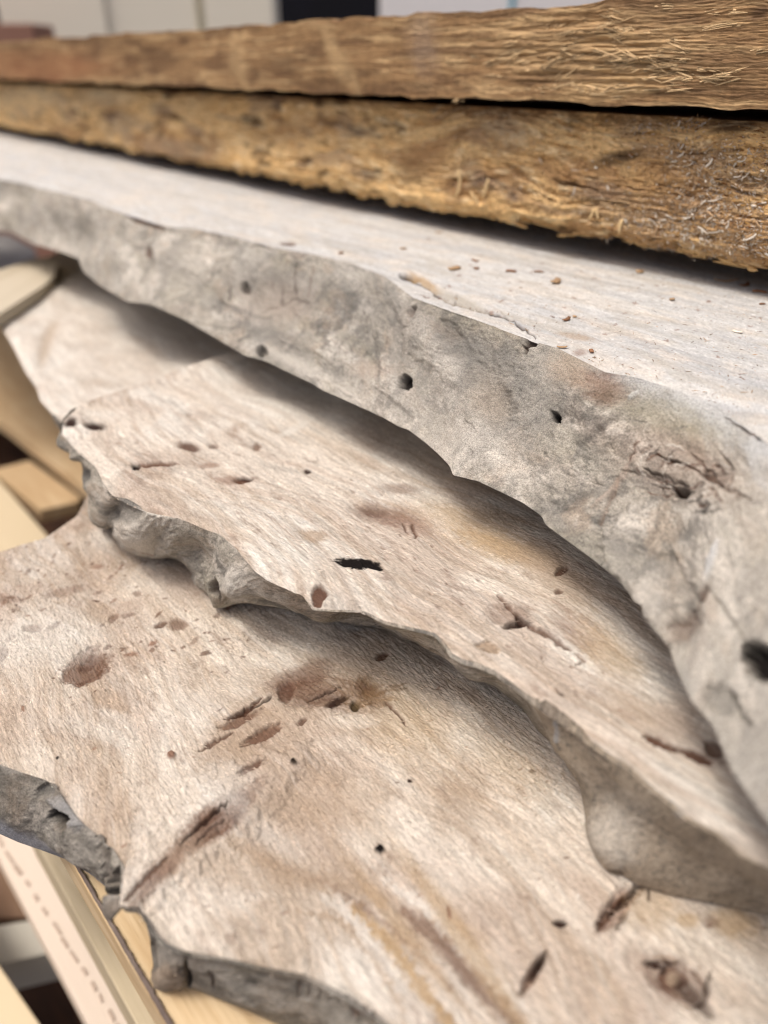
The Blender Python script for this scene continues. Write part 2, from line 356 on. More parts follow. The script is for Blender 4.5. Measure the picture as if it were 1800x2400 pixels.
    bl = [(198, 1560, 62, 38, -35, 'brown', .85, 1.2, .2), (205, 1545, 26, 14, -40, 'umber', .6, 1, .3), (75, 1462, 24, 10, -5, 'brown', .85, 1, .3),
          (760, 1600, 150, 62, -20, 'tan', .6, .2, .7), (640, 1730, 170, 70, -32, 'tan', .4, 0, .6), (540, 1760, 90, 50, -35, 'tan', .35, 0, .6), (700, 1610, 60, 30, -20, 'brown', .55, .6, .5), (790, 1640, 110, 36, 10, 'brown', .5, .3, .6), (735, 1645, 60, 16, -20, 'umber', .45, .4, .5), (785, 1655, 22, 12, -30, 'dark', .5, .6, .4), (862, 1620, 30, 14, 20, 'umber', .8, .4, .45), (700, 1590, 70, 26, -20, 'brown', .6, .4, .4),
          (672, 1628, 20, 26, 10, 'umber', .8, 1.5, .3), (792, 1650, 30, 9, -30, 'dark', .85, .6, .35), (832, 1662, 11, 13, 0, 'black', .95, 2, .3),
          (875, 1640, 45, 18, 15, 'umber', .65, 1.5, .4), (960, 1690, 120, 75, 30, 'ochre', .45, 0, .7), (830, 1700, 60, 16, 0, 'cream', .6, 0, .5),
          (620, 1730, 50, 13, -30, 'brown', .9, 1.6, .25), (560, 1700, 55, 12, -25, 'brown', .85, 1.4, .3), (590, 1815, 34, 11, -28, 'umber', .85, 1.5, .25),
          (690, 1808, 8, 7, 0, 'black', .9, -1, .3), (896, 1550, 16, 9, -30, 'brown', .9, 1.5, .3), (710, 1703, 13, 6, -40, 'umber', .8, 1, .3),
          (515, 1935, 105, 34, -38, 'brown', .85, .7, .35), (510, 1925, 50, 8, -38, 'umber', .5, .8, .3), (385, 2045, 110, 20, -41, 'brown', .7, .4, .5),
          (400, 2035, 40, 14, -40, 'rust', .5, 0, .6), (780, 1890, 120, 60, 10, 'tan', .55, 0, .7), (590, 2030, 200, 50, 5, 'tan', .6, 0, .7), (240, 1800, 140, 90, 40, 'tan', .35, 0, .8),
          (1020, 2060, 90, 30, 40, 'pale', .35, 0, .6), (1100, 2230, 260, 22, 55, 'ochre', .5, 0, .6), (960, 2200, 220, 16, 52, 'ochre', .35, 0, .6),
          (890, 1994, 11, 10, 0, 'black', .85, -1.2, .25), (1245, 1812, 8, 5, 0, 'dark', .7, 0, .3), (960, 1840, 6, 5, 0, 'dark', .9, 0, .3),
          (1312, 2170, 18, 8, 0, 'dark', .9, 1.5, .3), (1250, 2282, 52, 13, -58, 'brown', .8, 3, .3), (1262, 2262, 30, 7, -58, 'dark', .8, 2, .3),
          (1440, 2140, 60, 26, -50, 'rust', .55, 1.5, .4), (1420, 2150, 40, 12, -50, 'umber', .8, 2.5, .3), (1470, 2110, 50, 12, -35, 'umber', .6, 2, .3), (1455, 2165, 25, 8, -60, 'dark', .5, 1.5, .3),
          (1530, 2120, 60, 60, 0, 'ochre', .5, 0, .7), (1610, 2165, 30, 18, 0, 'ochre', .6, 0, .5), (1720, 2165, 60, 35, 10, 'ochre', .6, .5, .5), (1660, 2170, 22, 14, 0, 'brown', .55, 0, .5),
          (1585, 2310, 95, 48, 38, 'brown', .5, .5, .5), (1572, 2300, 34, 30, 0, 'umber', .75, .8, .25), (1575, 2297, 17, 15, 0, 'tan', .8, -.5, .25),
          (1620, 2340, 60, 16, 50, 'dark', .65, 1.5, .3), (1530, 2265, 24, 8, 10, 'dark', .85, 1.2, .3),
          (1370, 2090, 60, 22, 45, 'pink', .7, 0, .6), (1090, 1870, 60, 80, 20, 'tan', .55, 0, .7), (1200, 1800, 110, 40, 40, 'ochre', .35, 0, .7),
          (300, 1410, 60, 14, -15, 'pink', .7, 0, .6), (262, 1438, 14, 8, -40, 'brown', .7, .5, .3), (375, 1460, 16, 6, -20, 'umber', .8, .8, .3),
          (416, 1461, 24, 12, 0, 'brown', .7, .5, .4), (60, 1375, 60, 12, -8, 'pink', .6, 0, .5), (20, 1400, 30, 8, -5, 'brown', .5, 0, .5), (150, 1375, 50, 9, -12, 'brown', .4, 0, .5),
          (430, 1380, 60, 40, 20, 'pink', .7, 0, .6), (250, 1504, 10, 5, -30, 'umber', .7, .5, .3), (355, 1516, 8, 5, 0, 'brown', .7, 0, .3), (5, 1525, 12, 20, 20, 'umber', .8, 1, .3),
          (404, 1780, 9, 9, 0, 'rust', .9, -1.5, .3), (135, 1777, 4, 4, 0, 'black', .8, 0, .3), (52, 1656, 4, 6, 0, 'rust', .8, 0, .3),
          (500, 1640, 170, 50, -30, 'pale', .3, 0, .7), (520, 1850, 60, 50, 0, 'pale', .45, 0, .7), (620, 1950, 110, 30, 35, 'pale', .35, 0, .8), (80, 1500, 150, 60, -10, 'pale', .5, 0, .7)]
    sk = [([(640, 1640), (600, 1665), (550, 1690)], 4, 'dark', .8, 1.5), ([(615, 1645), (570, 1680), (530, 1700)], 5, 'umber', .9, 1.5),
          ([(545, 1730), (500, 1755), (470, 1775)], 5, 'umber', .8, 1), ([(535, 1895), (500, 1925), (420, 1995)], 3, 'dark', .85, 1.2), ([(530, 1935), (490, 1960), (460, 1990)], 3, 'dark', .6, .8),
          ([(395, 2020), (350, 2060), (290, 2110)], 5, 'umber', .8, 1.2), ([(905, 1650), (935, 1680), (950, 1705)], 4, 'umber', .8, 1.2), ([(720, 1655), (760, 1635), (800, 1615)], 3, 'dark', .7, 1),
          ([(1500, 2075), (1470, 2110), (1430, 2140)], 6, 'dark', .6, 2.5), ([(1660, 2290), (1650, 2340), (1630, 2370)], 6, 'dark', .6, 1.5), ([(1518, 2090), (1520, 2120)], 4, 'dark', .9, 1),
          ([(1550, 2285), (1560, 2265), (1590, 2262)], 5, 'dark', .7, 1.2), ([(1050, 2130), (1056, 2152)], 4, 'rust', .9, .5)]
    col, d = apply(base, d, Q, bl, sk)
    return col, d

def bark(S, ed, seed, tone=1.0):
    s = S * 100; e = ed * 100; n = len(s)
    col = np.tile(C['bark'], (n, 1))
    w_ = (fbm(s * .4 + seed, e * .4, 3) - .5) * 3
    col = mixc(col, C['barkl'], sm(fbm(s * .45 + 11 + seed, e * .7 + w_ * .5, 4), .45, .68) * .9)
    col = mixc(col, C['barkd'], sm(fbm(s * .5 + 71 + seed, e * .8 + w_, 5, .6), .52, .75) * .75)
    col = mixc(col, C['pink'], sm(fbm(s * .4 + 131 + seed, e * .4, 3), .55, .75) * .25)
    lay = vn(e * 9 + w_ * 3 + s * .6, s * 1.1 + seed); col = mixc(col, C['barkd'], sm(lay, .6, .95) * .35); col = mixc(col, C['barkl'], sm(1 - lay, .6, .95) * .3)
    col = mixc(col, C['tan'], sm(fbm(s * .7 + 211 + seed, e * .9, 4), .56, .74) * .4)
    col = mixc(col, C['barkl'], sm(vn(s * 7 + w_ * 2, e * .9 + seed), .7, 1) * .3); col = mixc(col, C['barkd'], sm(vn(s * 5 + w_ * 2 + 30, e * .7 + seed), .75, 1) * .35)
    col = mixc(col, C['moss'], sm(fbm(s * .3 + 191, e * .5 + seed, 3), .55, .75) * .35)
    col = mixc(col, C['barkd'] * .8, sm(fbm(s * 1.4 + e * .8 + w_ * .4, e * .8 + seed, 4, .6), .52, .74) * .55)
    fine = fbm(s * 4 + w_, e * 4, 5, .75); col = col * (0.40 + 1.14 * fine)[:, None]
    sp = fbm(s * 14, e * 14 + seed, 2); col = mixc(col, C['barkd'] * .6, sm(sp, .68, .8) * .6)
    return col * tone

def edge_c(Q, R, ed, S):
    s = S * 100; e = ed * 100
    col = bark(S, ed, 5, 0.55)
    col = mixc(col, C['barkl'], sm(fbm(s * .5 + 3, e * .9, 4), .55, .7) * .3)
    up_ = np.sin(np.pi * np.clip(R, 0, 1))
    low = sm(R, .62, .85) * (Q[:, 0] < 270)
    col = mixc(col, lin((150, 154, 164)), low * .7)
    d = up_ * ((fbm(s * .3, e * .3 + 9, 2) - .5) * .010 + (fbm(s * 1.2, e * .8 + 3, 2) - .5) * .0018) + up_ * (fbm(s * 4, e * 4, 3) - .5) * .0008 + up_ * (Q[:, 0] < 285) * .006
    bl = [(150, 1910, 24, 14, 35, 'black', .9, 5, .25), (112, 1850, 18, 14, 0, 'barkd', .7, 2, .4), (170, 1900, 50, 14, 40, 'greyw', .5, -1, .4),
          (395, 2290, 40, 26, -5, 'tan', .6, -2, .4), (830, 2385, 18, 16, -40, 'rust', .8, 3, .3)]
    sk = [([(432, 2245), (440, 2275), (444, 2312)], 6, 'black', .85, 4), ([(492, 2270), (505, 2310)], 4, 'brown', .7, 2), ([(230, 1960), (265, 2000), (285, 2050)], 4, 'dark', .4, 1.5)]
    for i in range(9):
        x = 640 + i * 22; sk.append(([(x + 60, 2300 + i * 7), (x + 58, 2345 + i * 6)], 3, 'umber', .35, .8))
    return apply(col, d, Q, bl, sk)

T3 = [(-300, 1745), (-120, 1768), (0, 1790), (54, 1809), (108, 1826), (141, 1853), (179, 1907), (233, 1961), (271, 1994), (290, 2025), (295, 2050), (288, 2088), (277, 2120),
      (293, 2131), (320, 2128), (342, 2153), (358, 2180), (391, 2210), (434, 2229), (488, 2237), (570, 2253), (651, 2272), (716, 2283), (770, 2310), (814, 2334),
      (900, 2391), (990, 2450), (1200, 2570), (1500, 2740), (1900, 2900)]
B3 = [(-300, 1890), (-120, 1925), (0, 1955), (43, 1974), (98, 1993), (163, 2017), (217, 2050), (260, 2076), (288, 2095, -.262), (286, 2110, -.255), (280, 2124, -.25),
      (294, 2136, -.252), (320, 2134, -.255), (341, 2160, -.262), (352, 2202, -.272), (353, 2220), (361, 2272), (369, 2305), (383, 2316), (412, 2310), (461, 2321), (515, 2343), (575, 2367),
      (651, 2400), (740, 2440), (900, 2530), (1200, 2700), (1500, 2900), (1900, 3100)]
K3 = [(-420, 1440), (-150, 1345), (0, 1292), (100, 1258), (180, 1208), (225, 1130), (300, 1090), (500, 1060), (900, 1150), (1500, 1500), (2100, 1850), (2600, 2150)]
slab_c, dc = slab('wood_slab', 'wide cream slab at the bottom front with knots, brown stains and a pointed notch in its grey rim', T3, B3, K3, ZT['c'], -0.284,
     1150, 620, 110, [((0, 1790), (0, 1955)), ((179, 1907), (163, 2017)), ((290, 2025), (260, 2076)), ((288, 2088), (288, 2095)), ((277, 2120), (280, 2124)), ((293, 2131), (294, 2136)), ((320, 2128), (320, 2134)),
                      ((342, 2153), (341, 2160)), ((358, 2180), (352, 2202)), ((434, 2229), (412, 2310)), ((651, 2272), (651, 2400))],
     [((0, 1790), (0, 1292)), ((277, 2120), (400, 1070))], (m_top, m_edge), top_c, edge_c)

# ---- middle slab
def top_b(Q, al, cr, ed, S):
    a = al * 100; c = cr * 100; n = len(a)
    wx = (fbm(a * .12 + 13, c * .12, 3) - .5) * 8
    base = np.tile(C['cream'], (n, 1))
    base = mixc(base, C['pale'], sm(fbm(a * .2 + 90, c * .3 + wx * .3, 3), .45, .7) * .7)
    base = mixc(base, C['pink'], sm(fbm(a * .25 + 17, c * .4 + wx * .3, 4), .45, .7) * .6)
    st = fbm(a * .14 + wx * .15, (c + wx * .5) * 2.6, 4)
    base = mixc(base, C['pink'], sm(st, .48, .7) * .5)
    base = mixc(base, C['barkd'], sm(fbm(a * .2, (c + wx * .5) * 3.5 + 40, 3), .62, .8) * .25)
    phi = flow(al, cr, ZT['b'], [(910, 1205, 1.6, .8), (1210, 1430, 1.3, .8), (1600, 1740, 1.0, .6), (750, 1400, .7, .6), (360, 1100, 1.2, .6)], 8)
    base = grain_on(base, al, phi, 1.0, 1.2)
    sp = fbm(a * 1.5, c * 11, 5, .78); base *= (0.64 + 0.72 * sp)[:, None]
    base = mixc(base, C['brown'], sm(fbm(a * .7 + 5, c * 2 + 37, 5, .7), .58, .8) * .4)
    d = (fbm(a * .12 + 4, c * .15, 2) - .5) * .009 + (fbm(a * .5, c * .6, 3) - .5) * .0016 + fuzz_disp(al, cr, .65)
    dip = ell(Q, 330, 930, 330, 50, -25, .8, .1)
    d = d - sm(.010 - ed, 0, .010) ** 2 * .003
    bl = [(165, 990, 16, 11, 5, 'dark', .9, 2, .4), (222, 1000, 26, 9, 8, 'dark', .9, 2, .4), (446, 1053, 26, 10, 5, 'umber', .9, 1.5, .4), (500, 1048, 12, 6, -5, 'umber', .7, 1, .4),
          (602, 1045, 10, 9, 0, 'brown', .8, 1, .4), (570, 1130, 20, 8, -6, 'dark', .9, 2, .3), (545, 1132, 40, 10, 0, 'rust', .5, 0, .5), (320, 1105, 10, 8, 0, 'black', .85, 2, .4),
          (370, 1100, 40, 5, -6, 'rust', .7, .6, .4), (490, 1092, 24, 6, -10, 'rust', .5, 0, .5), (870, 1330, 9, 6, 0, 'brown', .6, 0, .5),
          (735, 1262, 30, 14, 0, 'tan', .8, .3, .5), (840, 1326, 56, 12, 4, 'black', 1, .5, .12), (872, 1331, 26, 9, 10, 'black', 1, .5, .12),
          (748, 1400, 19, 20, 20, 'umber', .95, 2, .2), (900, 1205, 75, 22, 8, 'brown', .6, .6, .6), (880, 1198, 30, 10, 8, 'umber', .5, .8, .4), (935, 1140, 50, 14, 0, 'brown', .5, 0, .6),
          (960, 1230, 60, 20, 10, 'rust', .45, .4, .5), (1090, 1210, 130, 30, 12, 'ochre', .5, 0, .7), (1180, 1280, 120, 28, 18, 'ochre', .75, .3, .6), (1300, 1350, 130, 40, 35, 'tan', .7, 0, .6),
          (1316, 1342, 16, 8, -25, 'umber', .85, 1.5, .3), (1310, 1386, 10, 5, 0, 'umber', .7, 1, .3), (1195, 1430, 50, 26, -10, 'brown', .45, .8, .5), (1215, 1452, 30, 10, -15, 'dark', .8, 2.5, .35),
          (1146, 1515, 30, 13, 12, 'tan', .95, 1.2, .15), (1360, 1480, 70, 30, 30, 'rust', .35, .3, .6), (1430, 1520, 90, 40, 35, 'ochre', .5, .3, .6), (1480, 1640, 90, 30, 40, 'tan', .5, 0, .7),
          (1555, 1735, 48, 11, 24, 'umber', .95, 1.5, .2), (1635, 1765, 48, 13, 22, 'umber', .95, 1.5, .2), (1680, 1745, 20, 25, -40, 'umber', .8, 1.2, .3), (1590, 1680, 50, 40, 40, 'pink', .7, 0, .6),
          (1316, 1624, 9, 4, 20, 'dark', .7, 0, .3), (700, 930, 300, 60, 15, 'pale', .4, 0, .7), (1050, 1090, 200, 40, 25, 'tan', .4, 0, .7), (720, 1100, 8, 6, 0, 'dark', .8, 0, .3), (690, 1000, 40, 8, -25, 'pale', .6, 0, .5)]
    sk = [([(1170, 1385), (1210, 1425), (1240, 1455), (1290, 1480), (1340, 1515)], 6, 'umber', .75, 1.5), ([(1350, 1520), (1370, 1540), (1352, 1548)], 4, 'umber', .7, 1), ([(1210, 1425), (1230, 1450)], 8, 'dark', .9, 2),
          ([(945, 1225), (955, 1250)], 4, 'umber', .8, 1), ([(965, 1228), (976, 1255)], 4, 'umber', .8, 1), ([(322, 1108), (360, 1100), (420, 1096)], 5, 'umber', .7, 1)]
    for i in range(26):
        x = 820 + (i * 37) % 700; y = 1120 + (x - 820) * .75 + (i * 53) % 140; sk.append(([(x, y), (x + 8, y + 6)], 2.2, 'brown', .6, .4))
    return apply(base, d, Q, bl, sk)

def edge_b(Q, R, ed, S):
    s = S * 100; e = ed * 100
    col = bark(S, ed, 25, 0.95)
    wed = sm(Q[:, 0], 1150, 1350)
    fl = fbm(s * 8, e * 8, 4, .7); col = mixc(col, lin((170, 155, 135)), wed * .7); col = mixc(col, C['barkd'] * .45, wed * sm(fl, .56, .68) * .7)
    col = mixc(col, C['tan'], sm(Q[:, 1] - (Q[:, 0] - 1400) * .55, 1960, 2040) * wed * .4)
    up_ = np.sin(np.pi * np.clip(R, 0, 1))
    lump = (1 - sm(Q[:, 0], 560, 750))
    d = up_ * ((fbm(s * .5 + 5, e * .4 + 9, 1) - .5) * .010 + (fbm(s * .9, e * .5 + 3, 1) - .5) * (.003 + .005 * lump)) + up_ * (fbm(s * 5, e * 5, 3) - .5) * .0006 + lump * up_ * .004
    bl = [(342, 1250, 50, 42, 0, 'barkl', .9, -4, .7), (345, 1275, 30, 4, 12, 'rust', .6, .5, .4), (520, 1375, 10, 20, 5, 'dark', .9, 5, .3), (560, 1370, 34, 30, 0, 'barkl', .6, -3, .7),
          (440, 1325, 50, 28, 30, 'barkd', .5, 3, .5), (300, 1190, 30, 20, 30, 'barkd', .6, 2, .4), (1590, 1905, 14, 12, 0, 'greyw', .5, 0, .4), (1440, 1890, 80, 40, 30, 'barkd', .3, 0, .6), (1440, 1960, 60, 60, 0, 'barkl', .5, -1, .6)]
    sk = [([(1300, 1690), (1320, 1730)], 4, 'greyw', .8, -.5), ([(1260, 1640), (1340, 1710), (1420, 1790)], 8, 'dark', .4, 2), ([(1375, 1930), (1385, 1965), (1405, 2010)], 5, 'moss', .5, -.5),
          ([(600, 1360), (640, 1390), (700, 1420)], 4, 'barkl', .6, -.4), ([(1410, 2044), (1440, 2040), (1460, 2052)], 5, 'dark', .6, .8)]
    return apply(col, d, Q, bl, sk)

zb = -0.241
far = [(650, 800), (600, 842), (540, 872), (477, 896), (400, 910), (298, 932), (220, 945), (170, 957)]
T2 = far + [(146, 983), (143, 1015), (163, 1037), (190, 1066), (222, 1090), (239, 1125), (260, 1157), (293, 1174), (331, 1193), (380, 1206), (423, 1217), (472, 1236), (515, 1250), (553, 1282),
      (575, 1309), (597, 1336), (629, 1361), (678, 1383), (711, 1396), (732, 1426), (787, 1429), (846, 1429), (868, 1437), (900, 1454), (954, 1467), (1019, 1483), (1040, 1505), (1057, 1533), (1085, 1548),
      (1117, 1554), (1160, 1570), (1204, 1603), (1258, 1641), (1307, 1674), (1350, 1701), (1377, 1728), (1421, 1760), (1475, 1793), (1524, 1836), (1578, 1880), (1622, 1918), (1687, 1950), (1736, 1999), (1800, 2031), (1950, 2100), (2250, 2210)]
B2 = [below(p, ZT['b'], -.215, (.006, -.006)) for p in far] + [(168, 1015, -.20), (165, 1032, -.20), (180, 1055, -.205), (197, 1085, -.212), (212, 1130, -.225), (217, 1180, -.235), (228, 1239), (260, 1235), (285, 1248), (300, 1290), (335, 1303),
      (375, 1302), (420, 1328), (455, 1370), (490, 1396), (500, 1425), (525, 1425), (560, 1412), (600, 1415), (640, 1420), (700, 1432), (787, 1456), (813, 1462), (868, 1468), (900, 1474), (938, 1499), (981, 1504), (1030, 1520), (1063, 1545),
      (1117, 1592), (1160, 1610), (1226, 1663), (1258, 1711), (1301, 1750), (1334, 1804), (1361, 1847), (1369, 1901), (1383, 1961), (1405, 2015), (1421, 2045), (1459, 2053), (1497, 2075), (1540, 2086), (1578, 2098), (1660, 2115), (1741, 2131),
      (1800, 2147), (2000, 2200), (2350, 2300)]
K2 = [(820, 690), (860, 720), (900, 760), (1000, 830), (1300, 1000), (1700, 1250), (2100, 1500), (2600, 1800)]
slab_b, db = slab('wood_slab', 'middle slab with wavy thin lip, orange-brown patches and a black slit, lying on the wide cream slab', T2, B2, K2, ZT['b'], zb, 1050, 430, 110,
     [((170, 957), (168, 1015)), ((190, 1066), (197, 1085)), ((239, 1125), (217, 1180)), ((260, 1157), (228, 1239)), ((293, 1174), (285, 1248)), ((331, 1193), (335, 1303)), ((423, 1217), (420, 1328)), ((515, 1250), (490, 1396)), ((575, 1309), (525, 1425)), ((629, 1361), (600, 1415)),
      ((732, 1426), (787, 1456)), ((900, 1454), (900, 1474)), ((1057, 1533), (1063, 1545)), ((1160, 1570), (1160, 1610)), ((1258, 1641), (1301, 1750)), ((1377, 1728), (1383, 1961)), ((1475, 1793), (1421, 2045)), ((1622, 1918), (1578, 2098)), ((1800, 2031), (1741, 2131))],
     [((146, 983), (860, 720)), ((575, 1309), (1300, 1000)), ((1258, 1641), (1900, 1375))], (m_top, m_edge), top_b, edge_b)

# ---- far pale slab behind the middle one
def top_d(Q, al, cr, ed, S):
    col, d = top_b(Q * 0 - 5000, al + .7, cr, ed, S)
    col = mixc(col, C['pale'], np.full(len(Q), .35))
    return apply(col, d * .8, Q, [(110, 800, 14, 60, 20, 'tan', .6, 1, .6), (250, 900, 60, 12, 0, 'tan', .4, 0, .6), (280, 730, 90, 20, 25, 'pale', .5, 0, .6)], [])
def edge_d(Q, R, ed, S):
    return bark(S, ed, 45, 1.0), (fbm(S * 80, ed * 80, 3) - .5) * .004 * np.sin(np.pi * R)
T4 = [(330, 520), (200, 560), (110, 600), (50, 650), (22, 700), (4, 735), (6, 770), (32, 815), (58, 870), (84, 905), (92, 935), (118, 962), (150, 985), (220, 1010), (380, 1050)]
B4 = [below(p, ZT['d'], -.242, (.012, .0)) for p in T4]
K4 = [(450, 560), (520, 620), (600, 700), (680, 800), (700, 880)]
slab('wood_slab', 'blurred pale slab at the left end, its wavy edge showing behind the middle slab', T4, B4, K4, ZT['d'], -.242, 300, 160, 24, [], [], (m_top, m_edge), top_d, edge_d)

# ---- top grey-edged slab
def top_a(Q, al, cr, ed, S):
    a = al * 100; c = cr * 100; n = len(a)
    base = np.tile(C['white'], (n, 1))
    st = fbm(a * .08, c * 1.6, 4); base = mixc(base, C['greyw'], sm(st, .35, .75) * .7)
    base = mixc(base, C['barkl'], sm(fbm(a * .12 + 50, c * .8 + 9, 4), .5, .75) * .4)
    base = mixc(base, C['cream'], sm(fbm(a * .5 + 3, c * .9 + 9, 4), .5, .75) * .45)
    base = grain_on(base, al, flow(al, cr, ZT['a'], [], 15), .45)
    sp = fbm(a * 2.5, c * 9, 5, .75); base *= (0.66 + 0.68 * sp)[:, None]
    base = mixc(base, C['bark'], sm(fbm(a * .35 + 5, c * 1.1 + 37, 5, .65), .52, .75) * .45)
    sp = vn(a * 7, c * 12); base = mixc(base, C['rust'], sm(sp, .965, 1) * .55 * sm(Q[:, 0], 500, 1200))
    d = (fbm(a * .1 + 4, c * .2, 2) - .5) * .003 + (fbm(a * .6, c * 2, 3) - .5) * .0006 + fuzz_disp(al, cr, .5)
    d = d - sm(.035 - ed, 0, .035) ** 2 * .006 * sm(Q[:, 0], 1250, 1600)
    bl = [(675, 569, 19, 4, 3, 'umber', .95, 2, .25), (960, 646, 24, 9, 12, 'dark', .95, 4, .25), (1000, 660, 44, 9, 32, 'ochre', .75, 1.2, .4), (1080, 700, 60, 9, 22, 'bark', .8, 1, .5),
          (1350, 788, 45, 8, 12, 'tan', .7, 0, .5), (1360, 822, 16, 6, 0, 'rust', .5, 0, .6), (1430, 600, 60, 12, 4, 'tan', .2, 0, .6)]
    sk = [([(950, 645), (1000, 672), (1040, 700), (1130, 728), (1200, 750), (1225, 768), (1255, 790)], 4, 'dark', .8, 1.2), ([(985, 690), (1005, 697)], 3, 'brown', .7, 1),
          ([(1180, 735), (1260, 760), (1350, 780)], 9, 'bark', .45, .5), ([(1020, 690), (1080, 712), (1140, 730)], 6, 'bark', .6, 1)]
    for i in range(30):
        x = 1000 + (i * 97) % 800; y = 560 + (x - 1000) * .2 + (i * 41) % 150; sk.append(([(x, y), (x + 9, y + 2)], 1.8, 'rust', .6, 0))
    return apply(base, d, Q, bl, sk)

